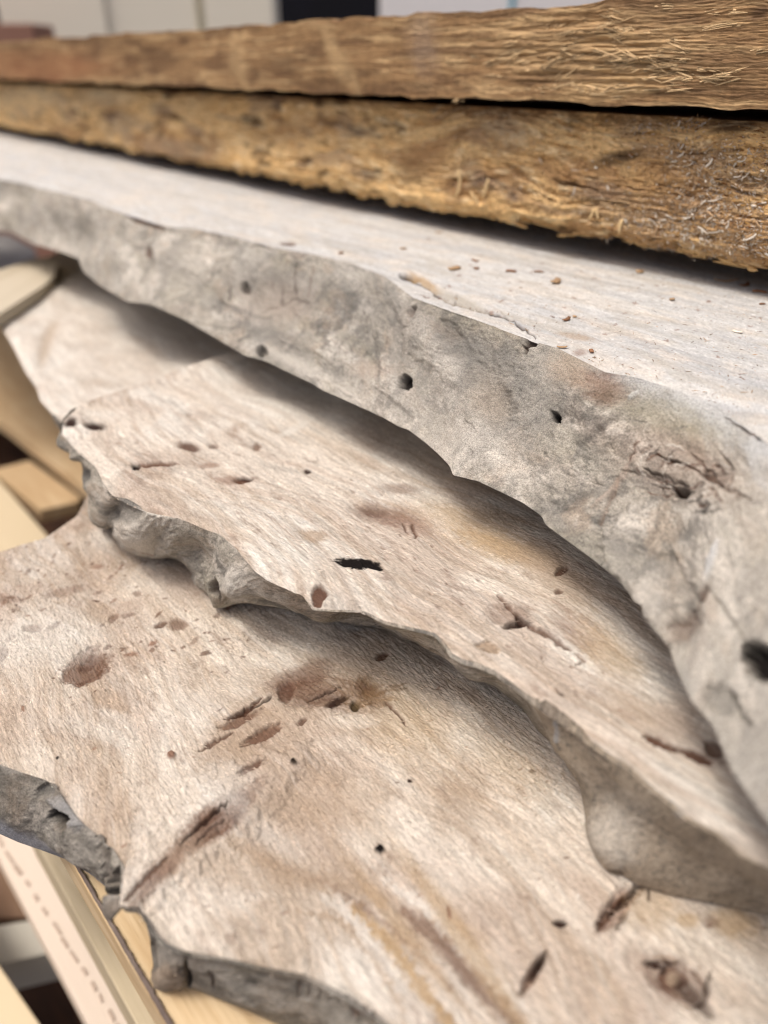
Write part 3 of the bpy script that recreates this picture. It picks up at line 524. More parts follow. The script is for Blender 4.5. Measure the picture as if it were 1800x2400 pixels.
def edge_a(Q, R, ed, S):
    s = S * 100; e = ed * 100
    col = bark(S, ed, 85, 0.92)
    col = mixc(col, C['barkl'], sm(Q[:, 0] + (Q[:, 1] - 1400) * .3, 1500, 1750) * .4)
    col = mixc(col, C['barkl'], (1 - sm(Q[:, 0], 100, 520)) * .35)
    col = mixc(col, C['bark'] * np.array([.82, .85, .9]), sm(fbm(s * .2 + 33, e * .25, 3), .5, .62) * .5)
    bl_ = (1 - sm(R + (fbm(s * 1.2, e * 1.2 + 7, 4) - .5) * .25, .02, .22)) * sm(Q[:, 0], 1330, 1620)
    col = mixc(col, C['white'] * .9, bl_)
    up_ = np.sin(np.pi * np.clip(R, 0, 1)); e2 = sm(R, 0, .06)
    low = 1 - sm(Q[:, 0], 1500, 1760) * .6
    d = up_ * ((fbm(s * .16 + 5, e * .2 + 9, 2) - .5) * .020 * low + (fbm(s * .5, e * .4 + 3, 3) - .5) * .005 * low) + e2 * (1 - .5 * R) * ((fbm(s * 2.2, e * 2.2, 3) - .5) * .0022 + (fbm(s * 9, e * 9, 3) - .5) * .0009)
    bl = [(562, 662, 10, 12, 0, 'black', .9, 4, .25), (614, 824, 13, 12, 60, 'black', .92, 6, .25), (948, 893, 16, 19, -15, 'black', .95, 8, .2), (1302, 976, 9, 13, -35, 'black', .95, 6, .2),
          (346, 590, 9, 12, 0, 'umber', .7, 2, .4), (970, 735, 14, 9, -60, 'umber', .8, 3, .3), (1420, 910, 60, 34, 20, 'rust', .6, .8, .6), (1412, 935, 26, 20, 0, 'umber', .4, 1, .5), (1340, 870, 50, 40, 0, 'tan', .5, 0, .7),
          (1485, 930, 16, 6, -35, 'white', .95, -1, .3), (1545, 1125, 70, 20, 18, 'barkd', .7, 1.5, .5), (1590, 1145, 16, 12, 20, 'black', .95, 7, .3), (1685, 1120, 34, 14, 10, 'umber', .6, 2, .5), (1640, 1070, 60, 12, 25, 'umber', .35, .8, .5),
          (1600, 1250, 26, 18, 0, 'barkd', .6, 1, .6), (1430, 1270, 40, 24, 20, 'barkd', .6, 1, .6), (1460, 1290, 24, 20, 0, 'barkd', .6, 1, .6), (1780, 1550, 34, 48, -35, 'black', .9, 12, .25), (1690, 1640, 40, 26, 25, 'barkd', .5, 2, .5),
          (1600, 1460, 30, 50, 40, 'brown', .45, 2, .5), (1640, 1390, 14, 30, 35, 'brown', .6, 2, .4), (1665, 1310, 10, 40, 25, 'white', .8, -1, .4), (1585, 1080, 150, 70, 20, 'pink', .5, 0, .7), (1560, 980, 140, 40, 15, 'moss', .5, 0, .7),
          (700, 690, 130, 40, 10, 'barkd', .5, 0, .8), (1010, 765, 160, 45, 22, 'barkd', .5, .5, .8), (620, 770, 80, 26, 25, 'barkd', .5, 0, .7), (850, 800, 60, 70, 0, 'barkd', .35, 0, .8), (1200, 900, 70, 60, 0, 'barkd', .3, 0, .8), (1000, 1055, 90, 30, 40, 'barkl', .5, 0, .7), (700, 850, 90, 16, 25, 'barkl', .5, 0, .7), (1330, 1240, 120, 22, 42, 'barkd', .4, 0, .8), (1150, 1070, 90, 50, 30, 'barkl', .4, 0, .8), (430, 640, 70, 60, 0, 'barkl', .35, 0, .8), (150, 520, 90, 40, 10, 'barkd', .35, 0, .9), (830, 930, 60, 60, 30, 'barkl', .4, -2, .7), (1130, 830, 90, 40, 25, 'barkd', .35, 2, .7), (1000, 1010, 90, 50, 45, 'barkl', .3, 0, .7), (1150, 930, 40, 60, -20, 'tan', .3, 2, .7), (870, 870, 40, 20, 0, 'pink', .4, 0, .6),  # light blots near the lower rim paint in its arris highlight
          (480, 600, 60, 30, 0, 'barkl', .4, 0, .6), (640, 700, 90, 50, 10, 'pink', .35, 0, .7), (1520, 1400, 40, 60, 0, 'barkl', .6, -3, .6)]
    sk = [([(527, 655), (530, 675), (529, 700)], 2, 'black', .7, .8), ([(700, 615), (690, 650), (688, 690)], 2, 'dark', .6, .8), ([(660, 665), (650, 700)], 2, 'dark', .5, .6), ([(735, 620), (725, 660), (718, 690)], 2, 'umber', .5, .6),
          ([(600, 720), (640, 705), (680, 690), (720, 700)], 3, 'dark', .3, .6), ([(500, 700), (560, 720), (620, 735)], 6, 'barkd', .5, .6), ([(590, 580), (612, 572), (640, 585)], 3, 'dark', .6, 1), ([(300, 507), (350, 525), (385, 538)], 5, 'umber', .8, 2.5),
          ([(1230, 812), (1245, 805), (1258, 800)], 7, 'dark', .9, 3), ([(1235, 812), (1232, 828)], 5, 'dark', .85, 3), ([(1480, 1050), (1465, 1075)], 5, 'umber', .8, 1), ([(1500, 1085), (1560, 1110), (1610, 1135)], 4, 'dark', .7, 1.5), ([(1450, 1090), (1520, 1100), (1590, 1140), (1625, 1150)], 3, 'dark', .6, 1), ([(1530, 1060), (1600, 1085), (1660, 1120)], 3, 'umber', .6, 1), ([(1690, 1060), (1720, 1110), (1700, 1150)], 4, 'umber', .5, 1.2),
          ([(1440, 1100), (1420, 1160), (1400, 1220)], 5, 'brown', .4, 1.5), ([(1620, 1060), (1650, 1090), (1690, 1140), (1760, 1170)], 4, 'umber', .5, 1.2), ([(1700, 980), (1750, 1010), (1800, 1040)], 3, 'umber', .6, 1),
          ([(1650, 1370), (1600, 1430), (1560, 1470)], 6, 'umber', .5, 1.5), ([(1660, 1380), (1700, 1430), (1760, 1520)], 4, 'barkd', .4, 1), ([(1710, 1620), (1740, 1680), (1760, 1700)], 6, 'barkd', .5, 2),
          ([(720, 880), (780, 900), (850, 950)], 5, 'barkl', .5, -.6), ([(1040, 760), (1100, 850), (1190, 960)], 32, 'barkd', .15, 2), ([(930, 700), (1000, 800), (1070, 890)], 34, 'barkl', .15, -1.6), ([(1250, 1150), (1290, 1090), (1330, 1000)], 30, 'barkl', .15, -1.8), ([(640, 800), (740, 850), (860, 920), (960, 980)], 20, 'barkd', .15, 1.6), ([(1300, 1180), (1360, 1110), (1400, 1010)], 28, 'barkd', .15, 1.8), ([(430, 640), (520, 740), (600, 800)], 24, 'barkd', .15, 1.6), ([(1480, 1180), (1440, 1280), (1470, 1360)], 34, 'barkl', .2, -2.5), ([(1560, 1300), (1600, 1400), (1590, 1480)], 30, 'barkd', .15, 2.5), ([(1380, 1180), (1450, 1100), (1480, 1060)], 8, 'pink', .5, -1)]
    r2 = np.random.default_rng(3)
    for i in range(70):       # fissures curling round the big knot
        t_ = r2.uniform(0, 6.28); rr = r2.uniform(.25, 1.15); x = 1605 + 130 * rr * math.cos(t_) + 30 * rr * math.sin(t_); y = 1115 + 62 * rr * math.sin(t_) + 25 * rr * math.cos(t_)
        a_ = t_ + 1.3 + r2.normal(0, .5); l = r2.uniform(10, 30)
        sk.append(([(x, y), (x + l * math.cos(a_), y + l * .6 * math.sin(a_)), (x + 1.8 * l * math.cos(a_ + .4), y + 1.1 * l * math.sin(a_ + .4))], r2.uniform(1.6, 3.6), ('dark', 'umber', 'barkl', 'black', 'brown')[i % 5], r2.uniform(.45, .85), r2.uniform(-.5, .9)))
    for i in range(60):       # fine drying checks in the grey wood
        x = r2.uniform(420, 1750); y0 = np.interp(x, [420, 900, 1400, 1750], [600, 720, 930, 1050]); y1 = np.interp(x, [420, 900, 1400, 1750], [720, 930, 1260, 1700]); y = r2.uniform(y0, y1)
        a_ = r2.uniform(0, 6.3); l = r2.uniform(8, 26); b_ = a_ + r2.uniform(-.9, .9)
        sk.append(([(x, y), (x + l * math.cos(a_), y + l * math.sin(a_)), (x + l * math.cos(a_) + l * math.cos(b_), y + l * math.sin(a_) + l * math.sin(b_))], 1.5, 'barkd' if i % 4 else 'dark', .45, .25))
    return apply(col, d, Q, bl, sk)

T1 = [(-350, 372), (-150, 397), (0, 420), (108, 445), (217, 472), (298, 505), (390, 532), (470, 540), (542, 554), (624, 576), (732, 595), (814, 614), (905, 648), (970, 698), (1057, 733), (1144, 760), (1204, 782), (1258, 801), (1307, 815),
      (1361, 842), (1415, 869), (1497, 885), (1567, 907), (1660, 945), (1714, 977), (1800, 1037), (2000, 1130), (2400, 1380), (3000, 1800)]
B1 = [(-350, 505), (-150, 528), (0, 541), (27, 544), (81, 573), (135, 588), (185, 606), (195, 636), (233, 668), (298, 707), (353, 713), (434, 750), (488, 782), (543, 815), (575, 834), (624, 847), (678, 874), (732, 899), (760, 918), (841, 956), (900, 980),
      (933, 999), (958, 1008), (998, 1038), (1033, 1070), (1052, 1090), (1063, 1115), (1117, 1127), (1171, 1152), (1226, 1179), (1269, 1209), (1280, 1231), (1334, 1271), (1372, 1298), (1421, 1336), (1470, 1380), (1497, 1418), (1521, 1436),
      (1529, 1472), (1567, 1515), (1589, 1575), (1622, 1646, -.163), (1670, 1700, -.166), (1714, 1804, -.166), (1757, 1869, -.166), (1800, 1925, -.166), (1950, 2200, -.166), (2200, 2600, -.166)]
K1 = [(-500, 262), (0, 292), (170, 308), (900, 400), (1800, 520), (2600, 640), (3600, 900)]
slab_a, da = slab('wood_slab', 'thick top slab with white sawn face and broad grey wormholed edge, under the rotten beam', T1, B1, K1, ZT['a'], -0.160, 1200, 230, 330,
     [((0, 420), (0, 541)), ((390, 532), (353, 713)), ((905, 648), (841, 956)), ((1307, 815), (1171, 1152)), ((1567, 907), (1470, 1380)), ((1800, 1037), (1622, 1646)), ((2400, 1380), (1800, 1925))],
     [((905, 648), (900, 400)), ((1800, 1037), (1800, 520))], (m_topa, m_edge), top_a, edge_a)

# ------------------------------------------------------------------ beams
def on_face(p, A, n):
    """photograph points -> vertical plane through A with normal n"""
    d = ray(p); t = ((A - CAM) @ n) / (d @ n); return CAM + d * t[:, None]

m_beam = wood_mat('rotten_golden_wood', [(300, 5, 0.0010), (1100, 4, 0.0006)], 0.85, 0.3, 0.2, 700, sx=(4, 1, 1), ang=AXA)
m_beamd = wood_mat('dark_sawn_beam', [(300, 5, 0.0006), (1100, 4, 0.0004)], 0.7, 0.25, 0.3, 700, sx=(6, 1, 1), ang=AXA)

def beam(name, label, A, dr, nr, zbot, ztop, depth, x0, x1, ypx, Nu, Nf, fn, mat, top_col):
    """A point of the front face; columns sampled evenly in the photograph between x0 and x1"""
    xs = np.linspace(x0, x1, Nu)
    G = on_face(np.stack([xs, np.interp(xs, ypx[0], ypx[1])], -1), A, nr); G[:, 2] = 0
    s = (G - np.array([A[0], A[1], 0])) @ dr * 100
    h = np.linspace(0, 1, Nf)[:, None] * np.ones((1, Nu))
    S = np.repeat(s[None], Nf, 0)
    P = G[None] + np.zeros((Nf, Nu, 3)); P[..., 2] = CZ + zbot + (ztop - zbot) * h
    col, d, dz = fn(px(P.reshape(-1, 3)), S.ravel(), h.ravel(), (h * (ztop - zbot) * 100).ravel())
    P = P.reshape(-1, 3) - nr * d[:, None]; P[:, 2] += dz
    P = P.reshape(Nf, Nu, 3)
    nT = 24
    rows = []
    for f in np.linspace(0, 1, nT)[1:]:
        r = P[-1] + nr * depth * f; r[:, 2] += (fbm(s * .8, f * 20 + s * 0, 3) - .5) * .0015; rows.append(r)
    rb = P[-1] + nr * depth; rb[:, 2] = CZ + zbot; rows.append(rb)
    r = P[0] + nr * depth * .3; r[:, 2] = CZ + zbot; rows.append(r); rows.append(P[0])
    A_ = np.concatenate([P, np.array(rows)], 0)
    tc = top_col(s); cc = np.concatenate([col] + [tc] * (len(rows)), 0)
    F = gridF(A_.shape[0], Nu)
    c0 = A_[len(A_) // 3, Nu // 2]
    root = empty(name, (float(c0[0]), float(c0[1]), CZ + zbot), label, 'wooden beam')
    o = mesh_obj('timber', A_.reshape(-1, 3), F[:, ::-1], mat, root, cc)
    for c in (0, Nu - 1):
        V = np.array([A_[0, c], A_[Nf - 1, c], A_[Nf - 2 + nT, c], rb[c]]); mesh_obj('sawn_end', V, np.array([[0, 1, 2, 3]]), mat, root, np.tile(cc[:1], (4, 1)), smooth=False)
    return root, P

GC = {k: lin(v) for k, v in dict(gold=(234, 200, 146), gold2=(220, 182, 126), goldl=(246, 224, 182), br=(172, 134, 94), dk=(66, 42, 26), grey=(150, 132, 116),
      b1=(156, 124, 86), b1l=(196, 166, 122), b1d=(110, 82, 55), b1r=(158, 108, 72)).items()}

def face2(Q, s, h, z):
    wx = (fbm(s * .12, z * .3, 3) - .5) * 5
    z2 = z + wx * .5
    col = np.tile(GC['gold'], (len(s), 1))
    col = mixc(col, GC['gold2'], sm(fbm(s * .25, z2 * 1.2, 4), .4, .65) * .8)
    col = mixc(col, GC['br'], sm(fbm(s * .12 + 40, z2 * .5 + 3, 4), .52, .68) * .75)
    col = mixc(col, GC['dk'], sm(fbm(s * .3 + 80, z2 * 1.0 + 3, 5), .62, .78) * .8)
    col = mixc(col, GC['goldl'], sm(fbm(s * .7 + 20, z2 * 4 + 3, 4), .56, .75) * .6)
    col = mixc(col, GC['grey'], sm(fbm(s * .15 + 120, z2 * .6, 3), .6, .75) * .5)
    col = mixc(col, GC['br'], sm(fbm(s * 1.2, z2 * 7, 3), .6, .8) * .45)
    col = col * (.65 + .7 * fbm(s * 2.2, z2 * 14, 4, .7))[:, None]
    def B(cx, cy, a, b, ang, c, op):
        nonlocal col
        col = mixc(col, GC[c], ell(Q, cx, cy, a, b, ang, .6, .5, cx) * op)
    B(1590, 410, 130, 60, 12, 'br', .6); B(1640, 500, 140, 50, 10, 'br', .65); B(1450, 370, 55, 14, -12, 'dk', .8); B(1760, 560, 90, 50, 0, 'br', .6); B(1000, 380, 60, 40, -30, 'br', .5); B(960, 400, 40, 30, 10, 'dk', .35)
    B(1170, 310, 70, 40, 0, 'grey', .4); B(420, 350, 70, 22, 10, 'grey', .5); B(290, 290, 40, 22, 0, 'grey', .5); B(700, 300, 90, 30, -15, 'br', .5); B(60, 230, 80, 30, 0, 'goldl', .4); B(250, 225, 60, 20, 0, 'goldl', .6)
    f1 = fbm(s * 1.6 + wx, z2 * 13, 4, .6); f2 = np.abs(fbm(s * .35 + 7, z2 * 3.2, 3) - .5) * 2; f3 = fbm(s * 5, z2 * 26, 2)
    edge = np.minimum(h, 1 - h)
    cre = sm(fbm(s * .5 + 55, z2 * 3.4, 4), .62, .72)
    d = (fbm(s * .08, z * .25, 2) - .5) * .012 + (f1 - .5) * .0016 + (.5 - f2) * .0008 + (f3 - .5) * .0007 - cre * .0020 + (fbm(s * 4 + 9, z * 5, 4, .65) - .5) * .0028 + (np.floor(fbm(s * .6 + 31, z2 * 6, 3) * 9) / 9 - .5) * .0022
    d = d - (1 - sm(h, 0, .12)) * .008 - (sm(h, .93, 1)) * .003
    jag = (fbm(s * .5 + 9, s * 0, 4) - .5) * .008 + (vn(np.floor(s * 1.4 + vn(s * .7, 0) * 2) * 3.1, s * 0) - .5) * .004
    dz = jag * (1 - sm(h, 0, .15))
    return col, d, dz

zf = on_face([(1800, 288)], bA, NRM)[0][2] - CZ
def topcol2(s): return np.tile(lin((150, 122, 98)), (len(s), 1)) * (0.8 + .4 * fbm(s, s * 0, 3))[:, None]
beam2, P2 = beam('wooden_beam', 'golden rotten beam with crumbly fibrous face and pale shavings, resting above the white slab', bA, DIR, NRM, ZB2, zf, .16, -260, 2150,
              ([-300, 2200], [240, 700]), 1150, 240, face2, m_beam, topcol2)

def face1(Q, s, h, z):
    wx = (fbm(s * .1 + 5, z * .3, 3) - .5) * 4; z2 = z + wx * .1
    col = np.tile(GC['b1'], (len(s), 1))
    col = mixc(col, GC['b1l'], sm(fbm(s * .3, z2 * 3, 4), .5, .7) * .7)
    col = mixc(col, GC['b1d'], sm(fbm(s * .2 + 40, z2 * 1.5 + 3, 4), .5, .7) * .75)
    col = mixc(col, GC['b1d'], sm(fbm(s * .4, z2 * 9, 3), .55, .75) * .5)
    col = col * (.65 + .7 * fbm(s * .8, z2 * 20, 4, .7))[:, None] * (.8 + .4 * fbm(s * 5, z2 * .8, 4, .7))[:, None]
    def B(cx, cy, a, b, ang, c, op):
        nonlocal col
        col = mixc(col, GC[c], ell(Q, cx, cy, a, b, ang, .6, .5, cx) * op)
    B(100, 160, 140, 40, 0, 'b1r', .6); B(370, 140, 40, 28, 0, 'b1d', .7); B(780, 120, 16, 70, -15, 'b1l', .6); B(820, 170, 14, 50, -25, 'b1l', .5); B(990, 95, 32, 75, -10, 'grey', .45); B(560, 150, 20, 50, -20, 'b1l', .5)
    B(1430, 110, 200, 70, 3, 'b1l', .5); B(1400, 215, 150, 26, -12, 'gold', .3); B(1230, 140, 80, 30, 20, 'b1l', .4); B(1690, 150, 110, 40, 0, 'b1d', .5); B(1780, 30, 26, 16, -30, 'dk', .7)
    d = (fbm(s * .06, z * .2, 2) - .5) * .006 + (fbm(s * .2, z2 * 9, 4) - .5) * .0005 + (fbm(s * 2, z2 * 22, 2) - .5) * .0008 + (vn(s * 3.2, z * .15) - .5) * .0006
    tear = ell(Q, 1400, 130, 230, 80, 6, .6, .5, 3); d = d + tear * (fbm(s * .35, z2 * 5, 3) - .5) * .006
    dz = (fbm(s * .4 + 9, s * 0, 3) - .5) * .004 * (1 - 2 * h) * (np.abs(1 - 2 * h) > .7)
    return col, d, dz

# the dark beam lies one level up, set back from the rotten one
a1 = up([(0, 185)], zf + .003)[0]; b1 = up([(1800, 259)], zf + .004)[0]
A1, B1_ = up([(0, 185.0)], zf + .006)[0], up([(1800, 259.0)], zf + .006)[0]
D1 = (B1_ - A1) / np.linalg.norm(B1_ - A1); N1 = np.array([-D1[1], D1[0], 0]); N1 = N1 if N1[1] > 0 else -N1
zt1 = on_face([(1415, 5)], A1, N1)[0][2] - CZ
def topcol1(s): return np.tile(lin((120, 92, 66)), (len(s), 1))
beam1, P1 = beam('wooden_beam', 'dark brown rough-sawn beam along the top with pale torn splinters, behind the rotten beam', A1, D1, N1, zf + .006, zt1, .16, -260, 2150,
              ([-300, 2200], [172, 275]), 900, 170, face1, m_beamd, topcol1)

# ------------------------------------------------------------------ splinters, shavings, fuzz
def fibres(pos, dirv, nrm, L, W, lift, curl, seed=0, thick=0.5):
    """bent tapered slivers, 4 rings of 3 corners each; one mesh's worth of arrays"""
    n = len(pos); r = np.random.default_rng(seed)
    L = np.asarray(L)[:, None]; W = np.asarray(W)[:, None]; lift = np.asarray(lift)[:, None]; curl = np.asarray(curl)[:, None]
    side = np.cross(dirv, nrm); side /= np.linalg.norm(side, axis=1, keepdims=True) + 1e-9
    V = []; prev = pos - nrm * W * .2; ang = lift.copy(); swing = (r.random((n, 1)) - .5) * curl
    wf = [.7, 1.0, .75, .12]
    for k in range(4):
        d = dirv * np.cos(ang) + nrm * np.sin(ang) + side * swing * k * .5; d /= np.linalg.norm(d, axis=1, keepdims=True)
        nn = np.cross(side, d); nn = -nn if False else nn
        c = prev; w_ = W * wf[k]
        V += [c + side * w_ * .5, c - side * w_ * .5, c + nrm * w_ * thick]
        prev = c + d * L / 3; ang = ang - curl * (0.5 + r.random((n, 1))) * .5
    V = np.stack(V, 1)                                    # n, 12, 3
    f = []
    for k in range(3):
        a = k * 3
        for i, j in ((0, 1), (1, 2), (2, 0)): f.append((a + i, a + j, a + 3 + j, a + 3 + i))
    F = (np.array(f)[None] + (np.arange(n) * 12)[:, None, None]).reshape(-1, 4)
    return V.reshape(-1, 3), F

def grid_pick(D, n, seed, inframe=True, w=None):
    r = np.random.default_rng(seed); Q = D['Q'].reshape(-1, 2)
    ok = (Q[:, 0] > -60) & (Q[:, 0] < 1860) & (Q[:, 1] > 0) & (Q[:, 1] < 2460)
    if w is not None: ok &= w(Q)
    # even density over the wood itself: weight by cell area
    P = D['P']; area = np.linalg.norm(np.cross(np.gradient(P, axis=1), np.gradient(P, axis=0)), axis=-1).ravel() * ok
    p = area / area.sum(); return r.choice(len(p), n, p=p)

m_fib = wood_mat('torn_wood_fibre', [], 0.9, 0.1, 0.1, 900)
def fuzz_on(D, parent, n, seed, Lr, Wr, lighten=1.1):
    idx = grid_pick(D, n, seed); r = np.random.default_rng(seed + 1)
    P = D['P'].reshape(-1, 3)[idx]; c = D['c'].reshape(len(D['P'].reshape(-1, 3)), -1)[idx]
    keep = c[:, :3].mean(1) > .12; P = P[keep]; c = c[keep]; n = len(P)
    a = (P @ DIR) * 100; q = (P @ NRM) * 100
    th = AXA + (fbm(a * .12 + 3, q * .12, 2) - .5) * 2.4 + r.normal(0, .33, n) + np.pi * (r.random(n) < .5)
    dv = np.stack([np.cos(th), np.sin(th), np.zeros(n)], -1); nr = np.tile((0, 0, 1.0), (n, 1))
    P = P + np.stack([r.normal(0, .0003, n), r.normal(0, .0003, n), np.zeros(n)], -1)
    V, F = fibres(P, dv, nr, r.uniform(*Lr, n), r.uniform(*Wr, n), r.uniform(.05, .45, n), r.uniform(.1, .5, n), seed)
    cc = np.repeat(np.clip(c[:, :3] * lighten * np.where(r.random((n, 1)) < .12, r.uniform(.55, .8, (n, 1)), r.uniform(.95, 1.45, (n, 1))), 0, .85), 12, 0)
    o = mesh_obj('wood_fuzz', V, F, m_fib, parent, cc); o['kind'] = 'stuff'; return o
fuzz_on(dc, slab_c, 26000, 11, (.0006, .0020), (.00018, .00042))
fuzz_on(db, slab_b, 12000, 21, (.0008, .0024), (.00018, .00034))
fuzz_on(da, slab_a, 14000, 31, (.0008, .0024), (.00018, .00036))

def on_beam(pts, A, n_, out=.0015):
    P = on_face(pts, A, n_); return P - n_ * out

def near_surface(P, grid, n_):
    """push points on to the displaced face of a beam"""
    g = grid.reshape(-1, 3)[::7]; out = P.copy()
    gq = px(g); pq = px(P)
    for i in range(len(P)):
        j = np.argmin((gq[:, 0] - pq[i, 0]) ** 2 + (gq[:, 1] - pq[i, 1]) ** 2); off = (g[j] - P[i]) @ n_
        out[i] = P[i] + n_ * off - n_ * .0004
    return out

r5 = np.random.default_rng(55)
def cluster(specs, seed):
    r = np.random.default_rng(seed); L = []
    for cx, cy, sx, sy, n in specs: L.append(np.stack([r.normal(cx, sx, n), r.normal(cy, sy, n)], -1))
    return np.vstack(L)

# torn splinters of the dark beam
bc = cluster([(1400, 70, 80, 16, 16), (1450, 130, 80, 12, 14), (1510, 150, 80, 12, 16), (1230, 140, 80, 28, 14), (1410, 212, 60, 12, 14), (1590, 170, 70, 14, 12), (1150, 130, 60, 36, 6), (1650, 60, 90, 30, 10), (1690, 190, 60, 25, 8), (1480, 140, 30, 6, 8)], 1)
q = []; bang = []
for (x, y) in bc:
    m_ = r5.integers(3, 10); t = r5.normal(.05, .16)
    for k in range(m_): q.append((x + r5.normal(0, 9), y + r5.normal(0, 3.2))); bang.append(t + r5.normal(0, .06))
q = np.array(q); bang = np.array(bang); k_ = (q[:, 1] > 8) & (q[:, 1] < 245); q = q[k_]; bang = bang[k_]
Pq = near_surface(on_face(q, A1, N1), P1, N1); n = len(q)
th = bang + np.pi * (np.sin(q[:, 0] * .05) < -.3)
dv = D1 * np.cos(th)[:, None] + np.array([0, 0, 1.0]) * np.sin(th)[:, None]
V, F = fibres(Pq, dv, np.tile(-N1, (n, 1)), r5.uniform(.15, 1, n) ** 2.5 * .016 + .002, r5.uniform(.0002, .0010, n), r5.uniform(.0, .12, n), r5.uniform(-.1, .35, n), 2, .3)
cc = np.repeat(lin((230, 200, 156))[None] * r5.uniform(.3, 1.05, (n, 1)), 12, 0)
o = mesh_obj('splinters', V, F, m_fib, beam1, cc, smooth=False); o['kind'] = 'stuff'
# fibres of the rotten beam
n = 4200; ii = r5.integers(0, P2.shape[0] - 1, n); jj = r5.integers(0, P2.shape[1], n); Pq = P2[ii, jj]
th = r5.normal(0, .25, n) + np.pi * (r5.random(n) < .5)
dv = DIR * np.cos(th)[:, None] + np.array([0, 0, 1.0]) * np.sin(th)[:, None]
V, F = fibres(Pq, dv, np.tile(-NRM, (n, 1)), r5.uniform(.0012, .0045, n), r5.uniform(.0002, .0008, n), r5.uniform(.0, .2, n), r5.uniform(0, .6, n), 5, .4)
base = np.where(r5.random((n, 1)) < .6, lin((200, 158, 98))[None], lin((150, 104, 60))[None])
o = mesh_obj('splinters', V, F, m_fib, beam2, np.repeat(base * r5.uniform(.6, 1.1, (n, 1)), 12, 0), smooth=False); o['kind'] = 'stuff'
# ragged slivers hanging along its lower arris
n = 90; jj = r5.integers(200, P2.shape[1] - 60, n); Pq = P2[r5.integers(0, 5, n), jj] - NRM * .001
th = r5.normal(-.03, .07, n) + np.pi * (r5.random(n) < .4)
dv = DIR * np.cos(th)[:, None] + np.array([0, 0, 1.0]) * np.sin(th)[:, None]
V, F = fibres(Pq, dv, np.tile(-NRM, (n, 1)), r5.uniform(.004, .014, n), r5.uniform(.001, .0032, n), r5.uniform(0, .08, n), r5.uniform(-.1, .15, n), 8, .35)
o = mesh_obj('arris_slivers', V, F, m_fib, beam2, np.repeat(lin((206, 172, 122))[None] * r5.uniform(.7, 1.1, (n, 1)), 12, 0), smooth=False); o['kind'] = 'stuff'

# loose saw shavings
def flake(name, P, dv, nr, L, W, colr, label, cat, group, seed):
    """a small curled shaving: 5 x 2 strip with thickness"""
    r = np.random.default_rng(seed); side = np.cross(dv, nr); side /= np.linalg.norm(side)
    cu = r.uniform(-.6, .9); V = []
    for k in range(5):
        t = k / 4; wv = W * (.45 + .55 * math.sin(math.pi * (.15 + .7 * t))) * r.uniform(.8, 1.15)
        c = dv * L * (t - .5) + nr * (W * .08 + L * .14 * cu * (t - .4) ** 2 * 3 + .0002) + side * L * .12 * cu * math.sin(3 * t)
        for sgn, hh in ((1, 0), (-1, W * .08), (-1, W * .2 + .0002), (1, W * .12 + .0002)): V.append(c + side * sgn * wv * .5 + nr * hh)
    F = []
    for k in range(4):
        a = k * 4
        for i in range(4): j = (i + 1) % 4; F.append((a + i, a + j, a + 4 + j, a + 4 + i))
    F += [(3, 2, 1, 0), (16, 17, 18, 19)]
    V = np.array(V); o = mesh_obj(name, V, np.array(F), m_fib, None, np.tile(colr, (len(V), 1)), smooth=False)
    o.location = Vector(P); o['label'] = label; o['category'] = cat
    if group: o['group'] = group
    return o

def up_surf(p):
    """place on the white slab's displaced top"""
    Q = da['Q'].reshape(-1, 2); i = np.argmin((Q[:, 0] - p[0]) ** 2 + (Q[:, 1] - p[1]) ** 2); return da['P'].reshape(-1, 3)[i]
RU, TA, WH = lin((134, 100, 76)), lin((186, 156, 122)), lin((242, 232, 216))
chips = [(1064, 633, 28, 13, -10, TA * .8, 'largest tan wood chip on the white slab, left of the others below the rotten beam'),
         (1116, 631, 12, 8, 20, RU, 'small brown crumb just right of the largest tan chip on the white slab'),
         (1197, 638, 22, 8, 5, RU * 1.1, 'flat brown chip on the white slab between the largest tan chip and the spiky chip'),
         (1263, 639, 20, 6, 3, RU, 'slim brown chip on the white slab just above the spiky chip'),
         (1302, 664, 26, 14, -25, TA * .7, 'spiky chip in the middle of the white slab'),
         (1326, 751, 25, 8, -25, RU * .9, 'red-brown tilted chip lying alone near the middle of the white slab'),
         (1347, 743, 9, 6, 30, TA, 'tiny tan crumb beside the red-brown tilted chip'),
         (1576, 704, 10, 9, 60, TA * .8, 'small round tan crumb standing alone on the right of the white slab'),
         (1498, 640, 18, 12, 40, TA * .75, 'tan chip nearest the rotten beam where its shadow begins'),
         (1700, 659, 44, 4, 4, TA, 'long thin straw-coloured sliver under the rotten beam'),
         (1745, 670, 24, 8, -12, RU, 'brown chip at the right under the overhanging lip of the rotten beam'),
         (1779, 686, 26, 10, 5, RU * 1.15, 'brown flake close to the right border of the white slab'),
         (1785, 714, 12, 5, -5, RU, 'small dark flake at the right border of the white slab below the larger flake'),
         (1727, 780, 20, 6, 15, WH, 'pale cream flake on the right part of the white slab'),
         (1318, 815, 22, 5, 3, TA * .9, 'pale flat chip lying on the rim of the white slab'),
         (1114, 613, 20, 5, 15, RU * 1.1, 'narrow rusty chip above the small crumb on the white slab'),
         (1027, 546, 14, 5, 8, TA * .8, 'tan chip far up the white slab close to the beam shadow'),
         (945, 585, 14, 6, 0, TA * .8, 'faint tan chip at the upper left of the largest chip'),
         (1384, 826, 8, 12, 0, RU * 1.3, 'short rusty chip near the slab rim above the rust stain'),
         (800, 596, 9, 10, 60, RU * .9, 'round brown crumb near the rim at the left part of the white slab')]
